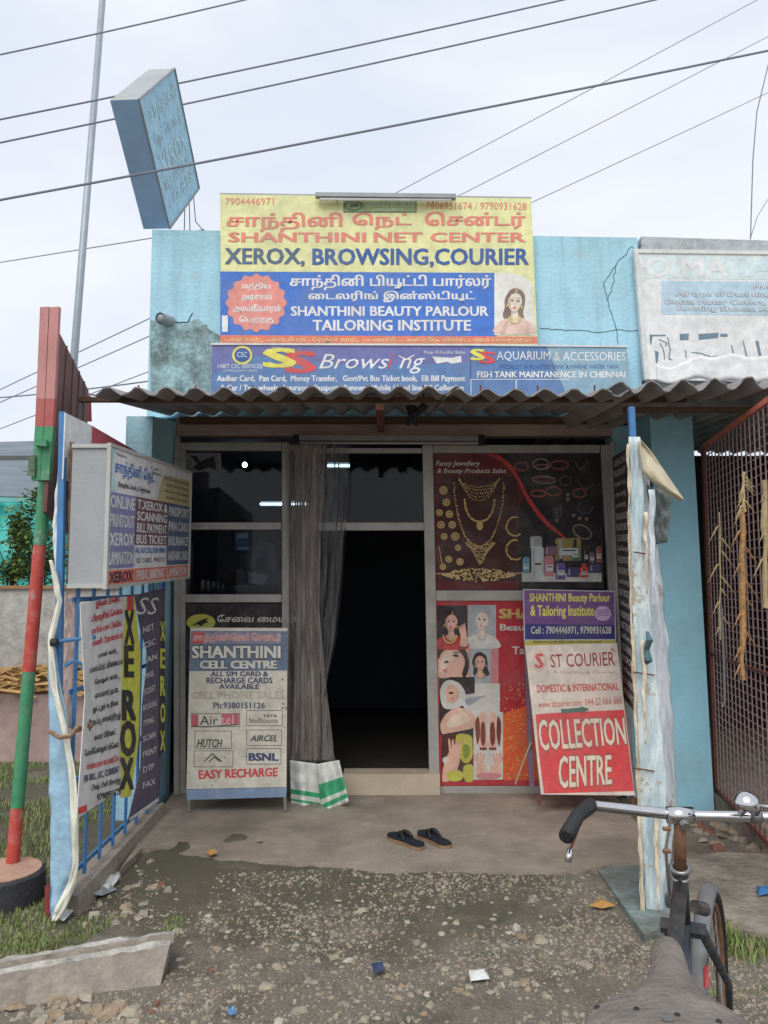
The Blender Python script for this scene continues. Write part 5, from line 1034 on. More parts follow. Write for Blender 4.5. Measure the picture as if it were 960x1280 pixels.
# ---- unlit tube batten above the door
e = empty('tube_batten', at(485, 548, 5.86), 'long dull tube light fitting above the doorway', 'tube light')
MB().slab([at(366, 544, 5.86), at(606, 545, 5.86), at(606, 551, 5.86), at(366, 550, 5.86)], (0, .04, 0)).build('batten', q4('batten_grey', (104, 100, 100)), e)
MB().tube([at(372, 553.5, 5.87), at(600, 554, 5.87)], .010, 8).build('tube', q4('tube_dull', (120, 118, 118)), e)
for x in (370, 602): MB().slab([at(x - 4, 543, 5.855), at(x + 4, 543, 5.855), at(x + 4, 556, 5.855), at(x - 4, 556, 5.855)], (0, .045, 0)).build('end_cap', black_plastic, e)

# ---- plastic curtain
e = empty('plastic_curtain', at(395, 1005, 5.8), 'cloudy gathered plastic strip curtain pulled left of the doorway', 'curtain')
pvc = glassy('cloudy_pvc', (.80, .78, .77), .35, (.50, .44, .41), .30, ior=1.2)
pvc2 = glassy('clear_veil_pvc', (.86, .87, .88), .25, (.40, .40, .41), .16, ior=1.2)
def curt(prof, Y, nf, amp, m, name, seed, rows=40, cols=90):
    mb = MB()
    def f(u, v):
        yy = prof[0][0] + (prof[-1][0] - prof[0][0]) * v; i = 0
        while i < len(prof) - 2 and prof[i + 1][0] < yy: i += 1
        a, c = prof[i], prof[i + 1]; t_ = (yy - a[0]) / (c[0] - a[0]); x0 = a[1] + (c[1] - a[1]) * t_; x1 = a[2] + (c[2] - a[2]) * t_
        fo = math.sin(u * nf * 6.283 + 1.5 * mnoise.noise(Vector((u * 3, v * 2, seed)))) + .5 * math.sin(u * nf * 2.3 * 6.283 + seed + 2 * v)
        return at(x0 + (x1 - x0) * u, yy, Y + amp * fo + .03 * mnoise.noise(Vector((u * 4, v * 3, seed))))
    mb.grid(f, cols, rows); return mb.build(name, m, e, smooth=True)
curt([(556, 356, 392), (650, 358, 392), (760, 359, 396), (860, 360, 404), (930, 361, 414), (952, 362, 420)], 5.80, 3.5, .022, pvc, 'curtain_sheet', 1)
curt([(556, 368, 408), (650, 369, 402), (760, 371, 399), (860, 368, 408), (925, 366, 416), (950, 364, 418)], 5.74, 2.6, .020, pvc, 'curtain_sheet', 2)
curt([(556, 398, 436), (600, 398, 437), (650, 398, 433), (720, 398, 429), (800, 398, 420), (870, 398, 406)], 5.78, 2, .015, pvc2, 'veil_sheet', 3)
swh = q4('sack_white', (158, 160, 156), rough=.4); sgn = q4('sack_green', (36, 122, 84)); slg = q4('sack_lime', (110, 150, 60))
def sack(prof, Y, name, seed, bands):
    mb = MB(); nu, nv = 24, 20
    def f(u, v):
        yy0 = prof[0]; yy1 = prof[1]; xa = prof[2][0] + (prof[3][0] - prof[2][0]) * v; xb = prof[2][1] + (prof[3][1] - prof[2][1]) * v
        ya = yy0[0] + (yy1[0] - yy0[0]) * v; yb = yy0[1] + (yy1[1] - yy0[1]) * v
        return at(xa + (xb - xa) * u, ya + (yb - ya) * u, Y + .03 * math.sin(u * 9 + seed) * (.4 + v) + .012 * mnoise.noise(Vector((u * 6, v * 6, seed))))
    base_ = len(mb.v); mb.grid(f, nu, nv)
    for j in range(nv):
        v = (j + .5) / nv
        mi = next((m for a, c, m in bands if a <= v < c), 0)
        for i in range(nu): mb.m[j * nu + i] = mi
    return mb.build(name, [swh, sgn, slg], e, smooth=True, solid=.002)
sack(((950, 955), (1010, 1016), (362, 398), (364, 402)), 5.66, 'sack_cover', 1, ((.62, .72, 1), (.8, .86, 1)))
sack(((955, 950), (1019, 1002), (396, 424), (402, 436)), 5.60, 'sack_cover', 2, ((.40, .72, 1), (.80, .90, 1)))
B = Board(e, lambda x, y: at(x, y, 5.55), NF)
mb = MB(); mb.tube([at(400, 840, 5.72), at(402, 900, 5.70), at(401, 950, 5.66)], .004, 5); mb.build('stitch_cord', black_plastic, e)

# ================================================================== SLIPPERS
navyr = mat('dark_navy_rubber', (34, 40, 52), .7, .2, 20, bump=.2); tanr = mat('tan_sole', (150, 118, 88), .8, .2, 20)
def slipper(px, py, ang, label, side):
    c = atz(px, py, .052); e = empty('slipper', c, label, 'slipper', None); u = Vector((math.cos(ang), math.sin(ang), 0)); w = Vector((-u.y, u.x, 0)) * side
    KS = 1.16; prof = [(-.130, .012), (-.122, .028), (-.09, .036), (-.04, .034), (0, .036), (.05, .046), (.09, .048), (.12, .036), (.132, .014), (.130, -.008), (.112, -.030), (.08, -.042), (.04, -.040), (0, -.031), (-.05, -.030), (-.10, -.034), (-.126, -.018)]
    P = [c + u * x * KS + w * y * KS for x, y in prof]; 
    if side > 0: P = P
    else: P = P[::-1]
    MB().prism([p + Vector((0, 0, .018)) for p in P], (0, 0, -.018)).build('sole', tanr, e)
    cc = c + Vector((0, 0, 0)); MB().prism([cc + (p - cc) * .985 + Vector((0, 0, .030)) for p in P], (0, 0, -.0115)).build('footbed', navyr, e)
    for s_ in (1, -1):
        a = c + u * .075 + Vector((0, 0, .030)); z_ = c + u * -.02 + w * (.034 * s_) + Vector((0, 0, .026)); m_ = c + u * .035 + w * (.026 * s_) + Vector((0, 0, .085))
        pts = [(a * (1 - t_) ** 2 + m_ * 2 * t_ * (1 - t_) * 1.0 + z_ * t_ ** 2) for t_ in [i / 8 for i in range(9)]]
        MB().tube(pts, [.006, .008, .011, .013, .014, .014, .013, .011, .010], 6).build('strap', black_plastic, e, smooth=True)
slipper(508, 1054, rad(128), 'left slipper of the dark pair lying on the porch', 1)
slipper(542, 1052, rad(122), 'right slipper of the dark pair lying on the porch', -1)

# ================================================================== BICYCLE
bp_e = Vector((.30, 1.05, 0)); bic = empty('bicycle', bp_e, 'old black roadster bicycle with grey saddle parked at bottom right', 'bicycle')
blk = mat('worn_black_enamel', (52, 54, 60), .45, .35, 16, dirt=.6, dirtc=(.18, .15, .12), dsc=10, bump=.1); rst = mat('rusty_steel_part', (128, 92, 66), .7, .4, 30, bump=.2); sadm = mat('dusty_grey_saddle_vinyl', (140, 131, 122), .7, .25, 14, bump=.5, bsc=70, dirt=.7, dirtc=(.09, .08, .07), dsc=9, E=1.15, peel=.5, peelc=(.08, .07, .06))
tyre_m = mat('worn_tyre', (46, 42, 40), .9, .3, 30); steelg = mat('grey_steel', (150, 150, 148), .35, .2, 20, metal=.8)
H = at(850, 1019, 2.0); d = Vector((.40, .917, 0)).normalized(); sd = Vector((d.y, -d.x, 0))   # forward, right
dst = Vector((d.x * math.cos(rad(-5)) - d.y * math.sin(rad(-5)), d.x * math.sin(rad(-5)) + d.y * math.cos(rad(-5)), 0)); sst = Vector((dst.y, -dst.x, 0))
hub_f = H + dst * .50; hub_f.z = .34
rear = H - d * .66; rear.z = .34
bb_ = H - d * .20; bb_.z = .30
htop = at(850, 1085, 2.02); hbot = htop + Vector((d.x * .06, d.y * .06, -.17))
def wheel(c, ax, name, extra):
    extra = MB().torus(c, ax, .325, .020, 56, 10).build('wheel', tyre_m, extra, smooth=True); MB().torus(c, ax, .300, .012, 56, 8).build('rim', rst, extra, smooth=True)
    MB().tube([c - ax * .05, c + ax * .05], .018, 10).build('hub', steelg, extra)
    u = Vector((0, 0, 1)); w_ = ax.cross(u)
    mb = MB()
    for k in range(28): t_ = 6.283 * k / 28; mb.tube([c + ax * (.03 if k % 2 else -.03) + (u * math.cos(t_ + .2) + w_ * math.sin(t_ + .2)) * .015, c + (u * math.cos(t_) + w_ * math.sin(t_)) * .295], .0013, 4, caps=False)
    o = mb.build('spokes', steelg, extra)
wheel(hub_f, sst, 'f', bic); wheel(rear, sd, 'r', bic)
def mudg(c, a0, a1, d=d, sd=sd):
    mb = MB()
    def f(u, v):
        t_ = a0 + (a1 - a0) * u; ph_ = (v - .5) * 2; r_ = .355 - .012 * ph_ * ph_
        return c + (d * math.sin(t_) + Vector((0, 0, 1)) * math.cos(t_)) * r_ + sd * (.024 * ph_)
    mb.grid(f, 26, 6); mb.build('mudguard', mat('grey_blue_mudguard', (112, 118, 122), .45, .25, 16, dirt=.6, dirtc=(.2, .13, .08), dsc=12), bic, smooth=True, solid=.002)
mudg(hub_f, -2.0, .35, dst, sst); mudg(rear, -1.9, 1.2)
for s_ in (-1, 1):
    MB().tube([hbot + sd * .045 * s_ - Vector((0, 0, .0)), hub_f + sd * .05 * s_ + Vector((-d.x * .06, -d.y * .06, .12)), hub_f + sd * .05 * s_], [.014, .011, .009], 8).build('fork_blade', blk, bic, smooth=True)
    MB().tube([bb_ + sd * .03 * s_, rear + sd * .055 * s_], .009, 8).build('chain_stay', blk, bic)
MB().tube([hbot - sd * .055, hbot + sd * .055], .02, 8).build('fork_crown', blk, bic)
MB().tube([hbot, htop], .019, 14).build('head_tube', blk, bic, smooth=True)
MB().torus(htop, (hbot - htop), .021, .007, 20, 6).build('headset_cup', steelg, bic, smooth=True)
MB().torus(htop - Vector((0, 0, .022)), (hbot - htop), .019, .006, 20, 6).build('headset_cup', steelg, bic, smooth=True)
seat_top = at(818, 1250, 1.30); st0 = H - d * .60; st0.z = .90
MB().tube([st0, bb_], .015, 12).build('seat_tube', blk, bic, smooth=True)
MB().tube([htop - Vector((0, 0, .04)), st0 - Vector((0, 0, .05))], .0175, 12).build('top_tube', blk, bic, smooth=True)
MB().tube([hbot + Vector((0, 0, .03)), bb_], .018, 12).build('down_tube', mat('faded_blue_black_tube', (62, 72, 84), .45, .3, 14, dirt=.5, dirtc=(.2, .16, .13), dsc=9), bic, smooth=True)
MB().tube([bb_ - sd * .05, bb_ + sd * .06], .022, 12).build('bottom_bracket', blk, bic)
for s_ in (-1, 1):
    MB().tube([st0 - Vector((0, 0, .06)) + sd * .015 * s_, rear + sd * .055 * s_], .008, 8).build('seat_stay', blk, bic)
    k_ = bb_ + sd * .07 * s_; p_ = k_ + d * .12 * s_ + Vector((0, 0, -.10 * s_)); MB().tube([k_, p_], .009, 6).build('crank', steelg, bic)
    MB().box(*(p_ + sd * .05 * s_ - Vector((.045, .045, .012))), *(p_ + sd * .05 * s_ + Vector((.045, .045, .012)))).build('pedal', rubber, bic)
MB().torus(bb_ + sd * .06, sd, .09, .004, 36, 5).build('chain_ring', steelg, bic)
# stem and handlebar
hd = Vector((.955, -.06, 0)).normalized()
MB().tube([htop + Vector((0, 0, .0)), H - Vector((0, 0, .01))], [.015, .0155], 14).build('stem', rst, bic, smooth=True)
MB().tube([H - hd * .032, H + hd * .032], .021, 14).build('stem_clamp', chrome, bic, smooth=True)
MB().tube([H + Vector((0, -.02, -.012)), H + Vector((0, -.034, -.018))], .011, 6).build('clamp_bolt', steelg, bic)
Lend = at(741, 1007, 2.04); Rend = H + hd * .27 + Vector((0, 0, .0))
g0, g1, g2 = at(736, 1008, 2.02), at(722, 1020, 1.96), at(708, 1045, 1.86)
MB().tube([at(728, 1012, 1.99), Lend, H, Rend, Rend + Vector((.03, -.03, 0)), Rend + Vector((.05, -.14, -.01))], .0135, 14).build('handlebar', chrome, bic, smooth=True); hbar = bpy.data.objects['handlebar']
MB().tube([at(739, 1006, 2.05), g0, g1, g2], [.0175, .0195, .017, .0185], 14).build('grip', rubber, hbar, smooth=True)
MB().tube([g2, g2 + (g2 - g1).normalized() * .004], [.017, .013], 14).build('grip_end', black_plastic, hbar)
ge = Rend + Vector((.05, -.13, -.01)); MB().tube([ge, ge + Vector((.012, -.11, -.01))], .020, 14).build('grip', rubber, hbar, smooth=True)
MB().tube([at(729, 1018, 1.98), at(721, 1040, 1.94), at(713, 1062, 1.90)], .0035, 6).build('brake_lever', mat('copper_rod', (150, 96, 70), .4, .2, metal=.6), hbar)
MB().tube([at(713, 1061, 1.90), at(710, 1077, 1.885)], [.007, .009], 10).build('lever_tip', chrome, hbar, smooth=True)
# bell
bc = at(933, 1003, 1.93)
mb = MB(); bn_ = Vector((.15, -.35, .92)).normalized(); bu = bn_.orthogonal().normalized(); bw_ = bn_.cross(bu)
mb.grid(lambda u, v: bc + bn_ * (.030 * math.cos(v * 1.57) - .004) + (bu * math.cos(u * 6.2832) + bw_ * math.sin(u * 6.2832)) * .030 * math.sin(v * 1.57), 28, 8)
mb.build('bell', chrome, hbar, smooth=True); MB().tube([bc - bn_ * .008, bc - bn_ * .004], .027, 20).build('bell_base', black_plastic, hbar); MB().tube([bc + Vector((0, 0, -.01)), Vector((bc.x + .01, H.y - .005, H.z))], .008, 6).build('bell_bracket', steelg, hbar)
MB().tube([at(940, 1020, 1.97), at(950, 1021, 1.97)], .018, 12).build('lever_clamp', steelg, hbar, smooth=True); MB().tube([at(945, 1018, 1.955), at(952, 1008, 1.94), at(975, 1010, 1.93), at(1010, 1035, 1.86)], .006, 8).build('brake_lever', chrome, hbar, smooth=True)
# brake rods
MB().tube([at(838, 1026, 1.97), at(832, 1062, 1.97), at(836, 1110, 1.98), at(845, 1160, 2.02)], .0035, 6).build('brake_rod', steelg, bic)
for y_ in (1036, 1064): MB().tube([at(829, y_, 1.965), at(838, y_, 1.965)], .006, 6).build('rod_joint', rst, bic)
MB().tube([at(836, 1127, 1.93), at(846, 1129, 1.94)], .014, 10).build('frame_clip', blk, bic); MB().tube([at(868, 1133, 1.96), at(882, 1137, 1.98)], .016, 10).build('lamp_bracket', blk, bic)
# saddle: broad vinyl top narrowing to a nose
ns_, rr = at(829, 1172, 1.60), at(822, 1268, 1.27)
sa = (ns_ - rr); sl = sa.length; sa = Vector((sa.x, sa.y, 0)).normalized(); sr = Vector((sa.y, -sa.x, 0))
zn, zr = 1.0, .985
S0 = atz(850, 1298, .985); S1 = atz(833, 1167, .985)
mb = MB(); 
def width(v):  # 0 rear .. 1 nose
    K = [(0, .082), (.05, .108), (.14, .122), (.26, .122), (.38, .098), (.52, .055), (.66, .036), (.82, .029), (.94, .026), (1, .016)]
    for a, c in zip(K, K[1:]):
        if a[0] <= v <= c[0]: t_ = (v - a[0]) / (c[0] - a[0]); t_ = t_ * t_ * (3 - 2 * t_); return a[1] + (c[1] - a[1]) * t_
    return K[-1][1]
ax_ = (S1 - S0); sll = ax_.length; axn = ax_.normalized(); sdn = Vector((axn.y, -axn.x, 0))
def sad(u, v):
    w = width(v) * (1.10 if v < .4 else 1.10 - .1 * min(1, (v - .4) * 3)); t_ = (u - .5) * 2; th_ = t_ * 1.9; 
    x = w * math.sin(max(-1.571, min(1.571, th_ * .83))) if abs(th_ * .83) < 1.571 else w * math.copysign(1 - .06 * (abs(th_ * .83) - 1.571), t_)
    z = -.030 * (1 - math.cos(min(1.571, abs(th_ * .83)))) * (.8 + .5 * (w / .12)) - max(0, abs(t_) - .87) * .22
    z += .012 * (1 - v) ** 3 - .010 * math.sin(v * 3.14) + (-.012 if v > .97 else 0)
    return S0 + axn * (sll * v) + sdn * x + Vector((0, 0, z))
mb.grid(sad, 36, 44); sadp = mb.build('saddle', sadm, bic, smooth=True, solid=.006)
for px, py in ((766, 1245), (807, 1260), (848, 1266), (889, 1263), (748, 1238)):
    pass
for u_, v_ in ((.17, .25), (.36, .17), (.5, .14), (.64, .17), (.83, .25)):
    p = sad(u_, v_); MB().tube([p + Vector((0, 0, .000)), p + Vector((0, 0, .0055))], [.0055, .004], 10).build('rivet', rubber, sadp, smooth=True)
p = sad(.46, .06); MB().tube([p, p + Vector((0, 0, .007))], .008, 12).build('rivet', steelg, sadp)
for s_ in (-1, 1):
    c_ = S0 + axn * .06 + sdn * .055 * s_ + Vector((0, 0, -.075))
    mb = MB(); mb.tube([c_ + Vector((.022 * math.cos(k * .7), .022 * math.sin(k * .7), .0016 * k - .03)) for k in range(38)], .0035, 5); mb.build('saddle_spring', steelg, sadp, smooth=True)
    MB().tube([c_ - Vector((0, 0, .03)), S0 + axn * .16 + sdn * .02 * s_ + Vector((0, 0, -.08)), S1 - axn * .03 + Vector((0, 0, -.03))], .004, 6).build('saddle_rail', steelg, bic)
MB().tube([st0, S0 + axn * .13 + Vector((0, 0, -.075))], .012, 10).build('seat_post', steelg, bic)
MB().slab([at(880, 1212, 1.9), at(885, 1206, 1.9), at(888, 1232, 1.87), at(881, 1236, 1.87)], (0, .006, 0)).build('reflector', mat('red_reflector', (160, 50, 46), .4), bic)

# ================================================================== LEFT SIDE: poles, board, background
# flag striped pole in its round concrete foot
p0, p1 = at(15, 1088, 4.25), at(62, 540, 4.25)
fp = empty('striped_pole', Vector((p0.x, p0.y, 0)), 'red and green banded pole set in a round concrete foot', 'pole')
gpn = mat('faded_green_enamel', (62, 136, 96), .5, .2, 14, peel=.6, peelc=(.35, .38, .33), dirt=.5, dirtc=(.3, .32, .28), dsc=12, E=.8, dpos=.55); rpn = mat('faded_red_enamel', (180, 66, 56), .5, .2, 14, peel=.6, peelc=(.42, .32, .28), dirt=.55, dirtc=(.4, .34, .3), dsc=14, E=.8, dpos=.56)
P_ = lambda y: p0.lerp(p1, (1088 - y) / 548)
for a, c, m in ((1088, 1012, rpn), (1012, 846, gpn), (846, 687, rpn), (687, 540, gpn)): MB().tube([P_(a), P_(c) - (p1 - p0).normalized() * .001], .034, 16).build('band', m, fp, smooth=False)
ft = atz(4, 1088, .14)
mb = MB(); mb.tube([(ft.x, ft.y, -.1), (ft.x, ft.y, .13), (ft.x, ft.y, .14)], [.21, .205, .19], 40); mb.build('concrete_foot', [mat('dark_painted_concrete', (62, 62, 66), .8, .3, 12, bump=.3)], fp)
MB().tube([(ft.x, ft.y, .1405), (ft.x, ft.y, .146)], .185, 40).build('foot_top', mat('pinkish_cement', (176, 140, 118), .9, .2, 14, bump=.3, E=.9), fp)
for y_ in (604, 556): MB().torus(P_(y_), (p1 - p0), .037, .007, 24, 6).build('clamp_ring', gpn, fp)
# red oxide metal board on the pole, seen nearly edge on
rb = empty('red_metal_board', at(60, 620, 4.15), 'faded red metal board fixed edge-on to the striped pole', 'board')
oxd = mat('faded_red_oxide', (172, 118, 116), .75, .2, 8, bump=.15, dirt=.35, dirtc=(.3, .3, .3), E=.75, stretch=(1, 1, .4)); oxr = mat('red_oxide_lower', (168, 84, 80), .75, .2, 8, dirt=.4, dirtc=(.3, .26, .24), E=.8); oxb = mat('brown_board_sheet', (112, 78, 74), .8, .25, 4, bump=.2, dirt=.5, dirtc=(.12, .09, .08), dsc=3, E=.8)
for xa, xb_, xc, xd_ in ((50, 61, 40, 50.5), (62, 73.5, 51, 62)):
    s_ = 498; t_ = (s_ - 383) / (620 - 383)
    MB().slab([at(xa, 384, 4.12), at(xb_, 383, 4.12), at(xb_ + (xd_ - xb_) * t_, s_, 4.12), at(xa + (xc - xa) * t_, s_, 4.12)], (0, .03, 0)).build('channel', oxd, rb)
    t2 = (533 - 383) / (620 - 383)
    MB().slab([at(xa + (xc - xa) * t_, s_, 4.12), at(xb_ + (xd_ - xb_) * t_, s_, 4.12), at(xb_ + (xd_ - xb_) * t2, 533, 4.12), at(xa + (xc - xa) * t2, 533, 4.12)], (0, .031, 0)).build('channel', oxr, rb)
    MB().slab([at(xa + (xc - xa) * t2, 533, 4.12), at(xb_ + (xd_ - xb_) * t2, 533, 4.12), at(xd_ - 1, 600, 4.12), at(xc - 1, 600, 4.12)], (0, .029, 0)).build('channel', gpn, rb)
A0, A1, A2, A3 = at(73, 413, 4.14), at(106, 488, 5.85), at(104, 680, 5.85), at(58, 640, 4.14)
A1.x = A2.x
MB().slab([A0, A1, A2, A3], (-.02, -.006, 0)).build('sheet', oxb, rb)
for k in range(1, 5):
    a = A0.lerp(A1, k / 5); c = A3.lerp(A2, k / 5); MB().tube([a + Vector((.004, 0, 0)), c + Vector((.004, 0, 0))], .005, 5).build('rib', oxb, rb)
MB().slab([at(105, 491, 5.9), at(112, 494, 5.9), at(113, 526, 5.9), at(105, 526, 5.9)], (0, .03, 0)).build('end_angle', mat('dull_red_angle', (140, 60, 62), .8), rb)
MB().slab([at(44, 548, 4.08), at(58, 550, 4.08), at(58, 558, 4.08), at(42, 556, 4.08)], (0, .1, 0)).build('bracket', gpn, rb)
MB().slab([at(36, 570, 4.1), at(44, 568, 4.1), at(43, 596, 4.1), at(34, 594, 4.1)], (0, .01, 0)).build('tag_plate', mat('mossy_plate', (96, 120, 96), .8, .5, 30), rb)
# tall thin pole
q0 = at(128, 0, 9); q1 = at(92, 455, 9); dd = (q1 - q0); k_ = (q0.z) / (q0.z - q1.z)
tp = MB().tube([q0 - dd * .12, q0 + dd * k_], [.038, .052], 12)
tag(tp.build('tall_pole', mat('pale_galvanised_pole', (158, 168, 178), .5, .1, 8, metal=.3), smooth=True), 'tall pale leaning pole rising behind the left of the shop', 'pole')
# compound wall
cw = empty('compound_wall', (-4.2, 7.4, 0), 'blotchy whitewashed compound wall behind the striped pole', 'wall')
wz = at(0, 736, 7.2).z
whw = mat('blotchy_whitewash', (176, 172, 166), .95, .3, 6, bump=.4, bsc=30, dirt=.8, dirtc=(.16, .14, .12), dsc=2.5, E=.85); pkb = mat('pink_grey_plinth', (168, 140, 134), .95, .25, 8, dirt=.6, dirtc=(.2, .17, .15), E=.85)
MB().box(-9, 7.2, at(0, 835, 7.2).z, -2.02, 7.35, wz).build('upper_wall', whw, cw); MB().box(-9, 7.19, -.1, -2.02, 7.36, at(0, 868, 7.2).z).build('plinth', pkb, cw)
MB().box(-9, 7.17, wz, -2.02, 7.38, wz + .03).build('coping', mat('ochre_coping', (150, 112, 76), .9, .3, 10, E=.85), cw)
MB().box(-9, 7.22, at(0, 868, 7.2).z, -2.02, 7.33, at(0, 835, 7.2).z).build('recess_band', mat('earthy_recess', (128, 96, 62), .95, .4, 8, bump=.8), cw)
lf = mat('dead_palm_leaf', (186, 146, 90), .9, .3, 20, E=.85); mb = MB(); zb = at(0, 866, 7.1).z
for k in range(260):
    x = random.uniform(-5, -2.4); z = random.uniform(at(0, 866, 7.1).z, at(0, 833, 7.1).z) + .02; a = random.uniform(-.5, .5); l = random.uniform(.08, .3); yy = 7.13 + random.uniform(-.05, .04)
    mb.add([(x, yy, z), (x + l * math.cos(a), yy + random.uniform(-.04, .04), z + l * math.sin(a)), (x + l * math.cos(a) * .9, yy - .01, z + l * math.sin(a) - .02), (x, yy, z - .018)], [(0, 1, 2, 3)])
o = mb.build('dead_leaves', lf); o['label'] = 'dry orange palm leaf litter along the compound wall'; o['category'] = 'leaf litter'; o['kind'] = 'stuff'
# shed with corrugated roof and tarpaulin beyond
sh = empty('garden_shed', (-5.5, 10.5, 0), 'grey corrugated roofed shed beyond the compound wall at left', 'building')
shm = mat('grey_blue_sheet_roof', (112, 124, 134), .7, .2, 3, dirt=.4, dirtc=(.13, .14, .15), E=.85, stretch=(.5, 1, 4))
a0, a1 = at(-60, 556, 10.5), at(88, 552, 10.5); b0, b1 = at(-60, 622, 9.6), at(88, 624, 9.6)
mb = MB()
def rf(u, v):
    p = a0.lerp(a1, u).lerp(b0.lerp(b1, u), v); return p + Vector((0, 0, .02 * math.cos(v * 6.283 * 7)))
mb.grid(rf, 4, 80); mb.build('roof', shm, sh, solid=.01)
MB().box(-8, 10.2, -.1, a1.x - .05, 10.3, a0.z - .2).build('wall', mat('dim_shed_wall', (96, 100, 100), .9), sh)
teal = mat('teal_tarpaulin', (40, 178, 168), .45, .12, 3, bump=.4, bsc=6, E=.85)
mb = MB()
def tf(u, v): p = at(-40, 626, 9.2).lerp(at(92, 628, 9.2), u).lerp(at(-40, 760, 9.0).lerp(at(92, 760, 9.0), u), v); return p + Vector((0, .12 * mnoise.noise(Vector((u * 6, v * 3, 0))) + .03 * math.sin(v * 9 + u * 3), 0))
mb.grid(tf, 30, 16); tag(mb.build('tarpaulin', teal, smooth=True, solid=.004), 'bright teal tarpaulin hung beyond the compound wall', 'tarpaulin')
MB_ = MB(); MB_.slab([at(-40, 621, 9.1), at(92, 623, 9.1), at(92, 628, 9.1), at(-40, 627, 9.1)], (0, .05, 0)); tag(MB_.build('tarpaulin_pole', mat('pale_teal_pole', (110, 190, 188), .6)), 'pale pole holding up the teal tarpaulin', 'pole')
# shrub
leafm = mat('shrub_leaf', (134, 158, 84), .6, .45, 6, E=1.25, spec=.3); stemm = mat('shrub_stem', (100, 84, 64), .9)
def shrub(px, py, Y, w, h, n, label, name='shrub'):
    c = at(px, py, Y); e = empty(name, Vector((c.x, Y, 0)), label, 'shrub')
    mb = MB(); tips = []
    for k in range(16):
        a = random.uniform(0, 6.28); r = random.random() ** .5; t_ = Vector((c.x + w * r * math.cos(a), Y + w * .5 * r * math.sin(a), c.z + h * random.uniform(-.9, 1))); tips.append(t_)
        mb.tube([(c.x + random.uniform(-.04, .04), Y, 0), Vector((c.x, Y, c.z - h)).lerp(t_, .4), t_], [.010, .006, .003], 5)
    mb.build('stem', stemm, e)
    mb = MB()
    for k in range(n):
        t_ = random.choice(tips); p = t_ + Vector((random.gauss(0, w * .22), random.gauss(0, w * .2), random.gauss(0, h * .18)))
        a = random.uniform(0, 6.28); b_ = random.uniform(-.9, .6); l = random.uniform(.035, .07); u = Vector((math.cos(a) * math.cos(b_), math.sin(a) * math.cos(b_), math.sin(b_))) * l; s_ = u.cross(Vector((0, 0, 1))).normalized() * l * .3
        mb.add([p, p + u * .5 + s_, p + u, p + u * .5 - s_], [(0, 1, 2, 3)])
    o = mb.build('leaves', leafm, e); o['kind'] = 'stuff'
shrub(48, 672, 7.9, .26, .42, 3400, 'leafy shrub behind the striped pole above the compound wall')
shrub(16, 690, 8.0, .24, .32, 1600, 'smaller leafy shrub at the left edge before the teal tarpaulin')

# ================================================================== WIRES
wm = mat('dark_power_cable', (112, 118, 130), .6, .1, E=.8); wt = mat('thin_grey_wire', (150, 156, 168), .6, .1, E=.9)
def wire(a, Ya, c, Yc, r, m, label, sag=0, ext=.25, group=None, n=14):
    A_, C_ = at(*a, Ya), at(*c, Yc); D = C_ - A_; A_, C_ = A_ - D * ext, C_ + D * ext
    pts = [A_.lerp(C_, k / n) + Vector((0, 0, -sag * 4 * (k / n) * (1 - k / n))) for k in range(n + 1)]
    tag(MB().tube(pts, r, 6).build('power_cable', m), label, 'cable', group)
wire((0, 67), 7, (300, 0), 7.5, .008, wm, 'topmost dark power cable crossing the upper left corner', .02)
wire((0, 146), 7, (690, 0), 7.8, .009, wm, 'dark power cable crossing the sky above the roof light box', .05)
wire((0, 175), 7, (805, 0), 7.8, .009, wm, 'dark power cable just below the one crossing the light box top', .05)
wire((0, 243), 5.2, (960, 57), 5.6, .0085, wm, 'lowest thick power cable crossing in front of the light box', .06, ext=.4)
wire((505, 235), 7, (945, 0), 8, .0045, wt, 'thin wire rising right from above the yellow banner', .01, ext=.35)
wire((575, 243), 7, (960, 45), 8, .0045, wt, 'thin wire rising right from the end of the tube fitting', .01, ext=.35)
wire((665, 252), 7, (960, 115), 8, .0045, wt, 'thin wire rising from the top right corner of yellow banner', .01, ext=.35)
wire((0, 328), 14, (187, 298), 12, .010, wt, 'thin wire meeting the top of the parapet at left', 0, .3)
wire((0, 487), 14, (187, 398), 12, .010, wt, 'upper of two parallel wires behind the left pole', 0, .3)
wire((0, 503), 14, (187, 420), 12, .010, wt, 'lower of two parallel wires behind the left pole', 0, .3)
wire((0, 536), 14, (187, 464), 12, .009, wt, 'lowest thin wire at left above the shed roof', 0, .3)
wire((0, 495), 14, (187, 474), 12, .012, wm, 'dark twisted cable running left of the canopy corner', .05, .3)
tag(MB().tube([at(938, 299, 6.1), at(941, 200, 6.1), at(946, 140, 6.2), at(961, 78, 6.3), at(975, 40, 6.4)], .005, 5).build('loose_wire', wm), 'thin loose wire standing up from neighbour parapet', 'cable')
tag(MB().tube([at(938, 298, 6.12), at(947, 270, 6.12), at(962, 246, 6.2), at(980, 232, 6.3)], .004, 5).build('loose_wire', wt), 'short curved wire at the right edge above the parapet', 'cable')

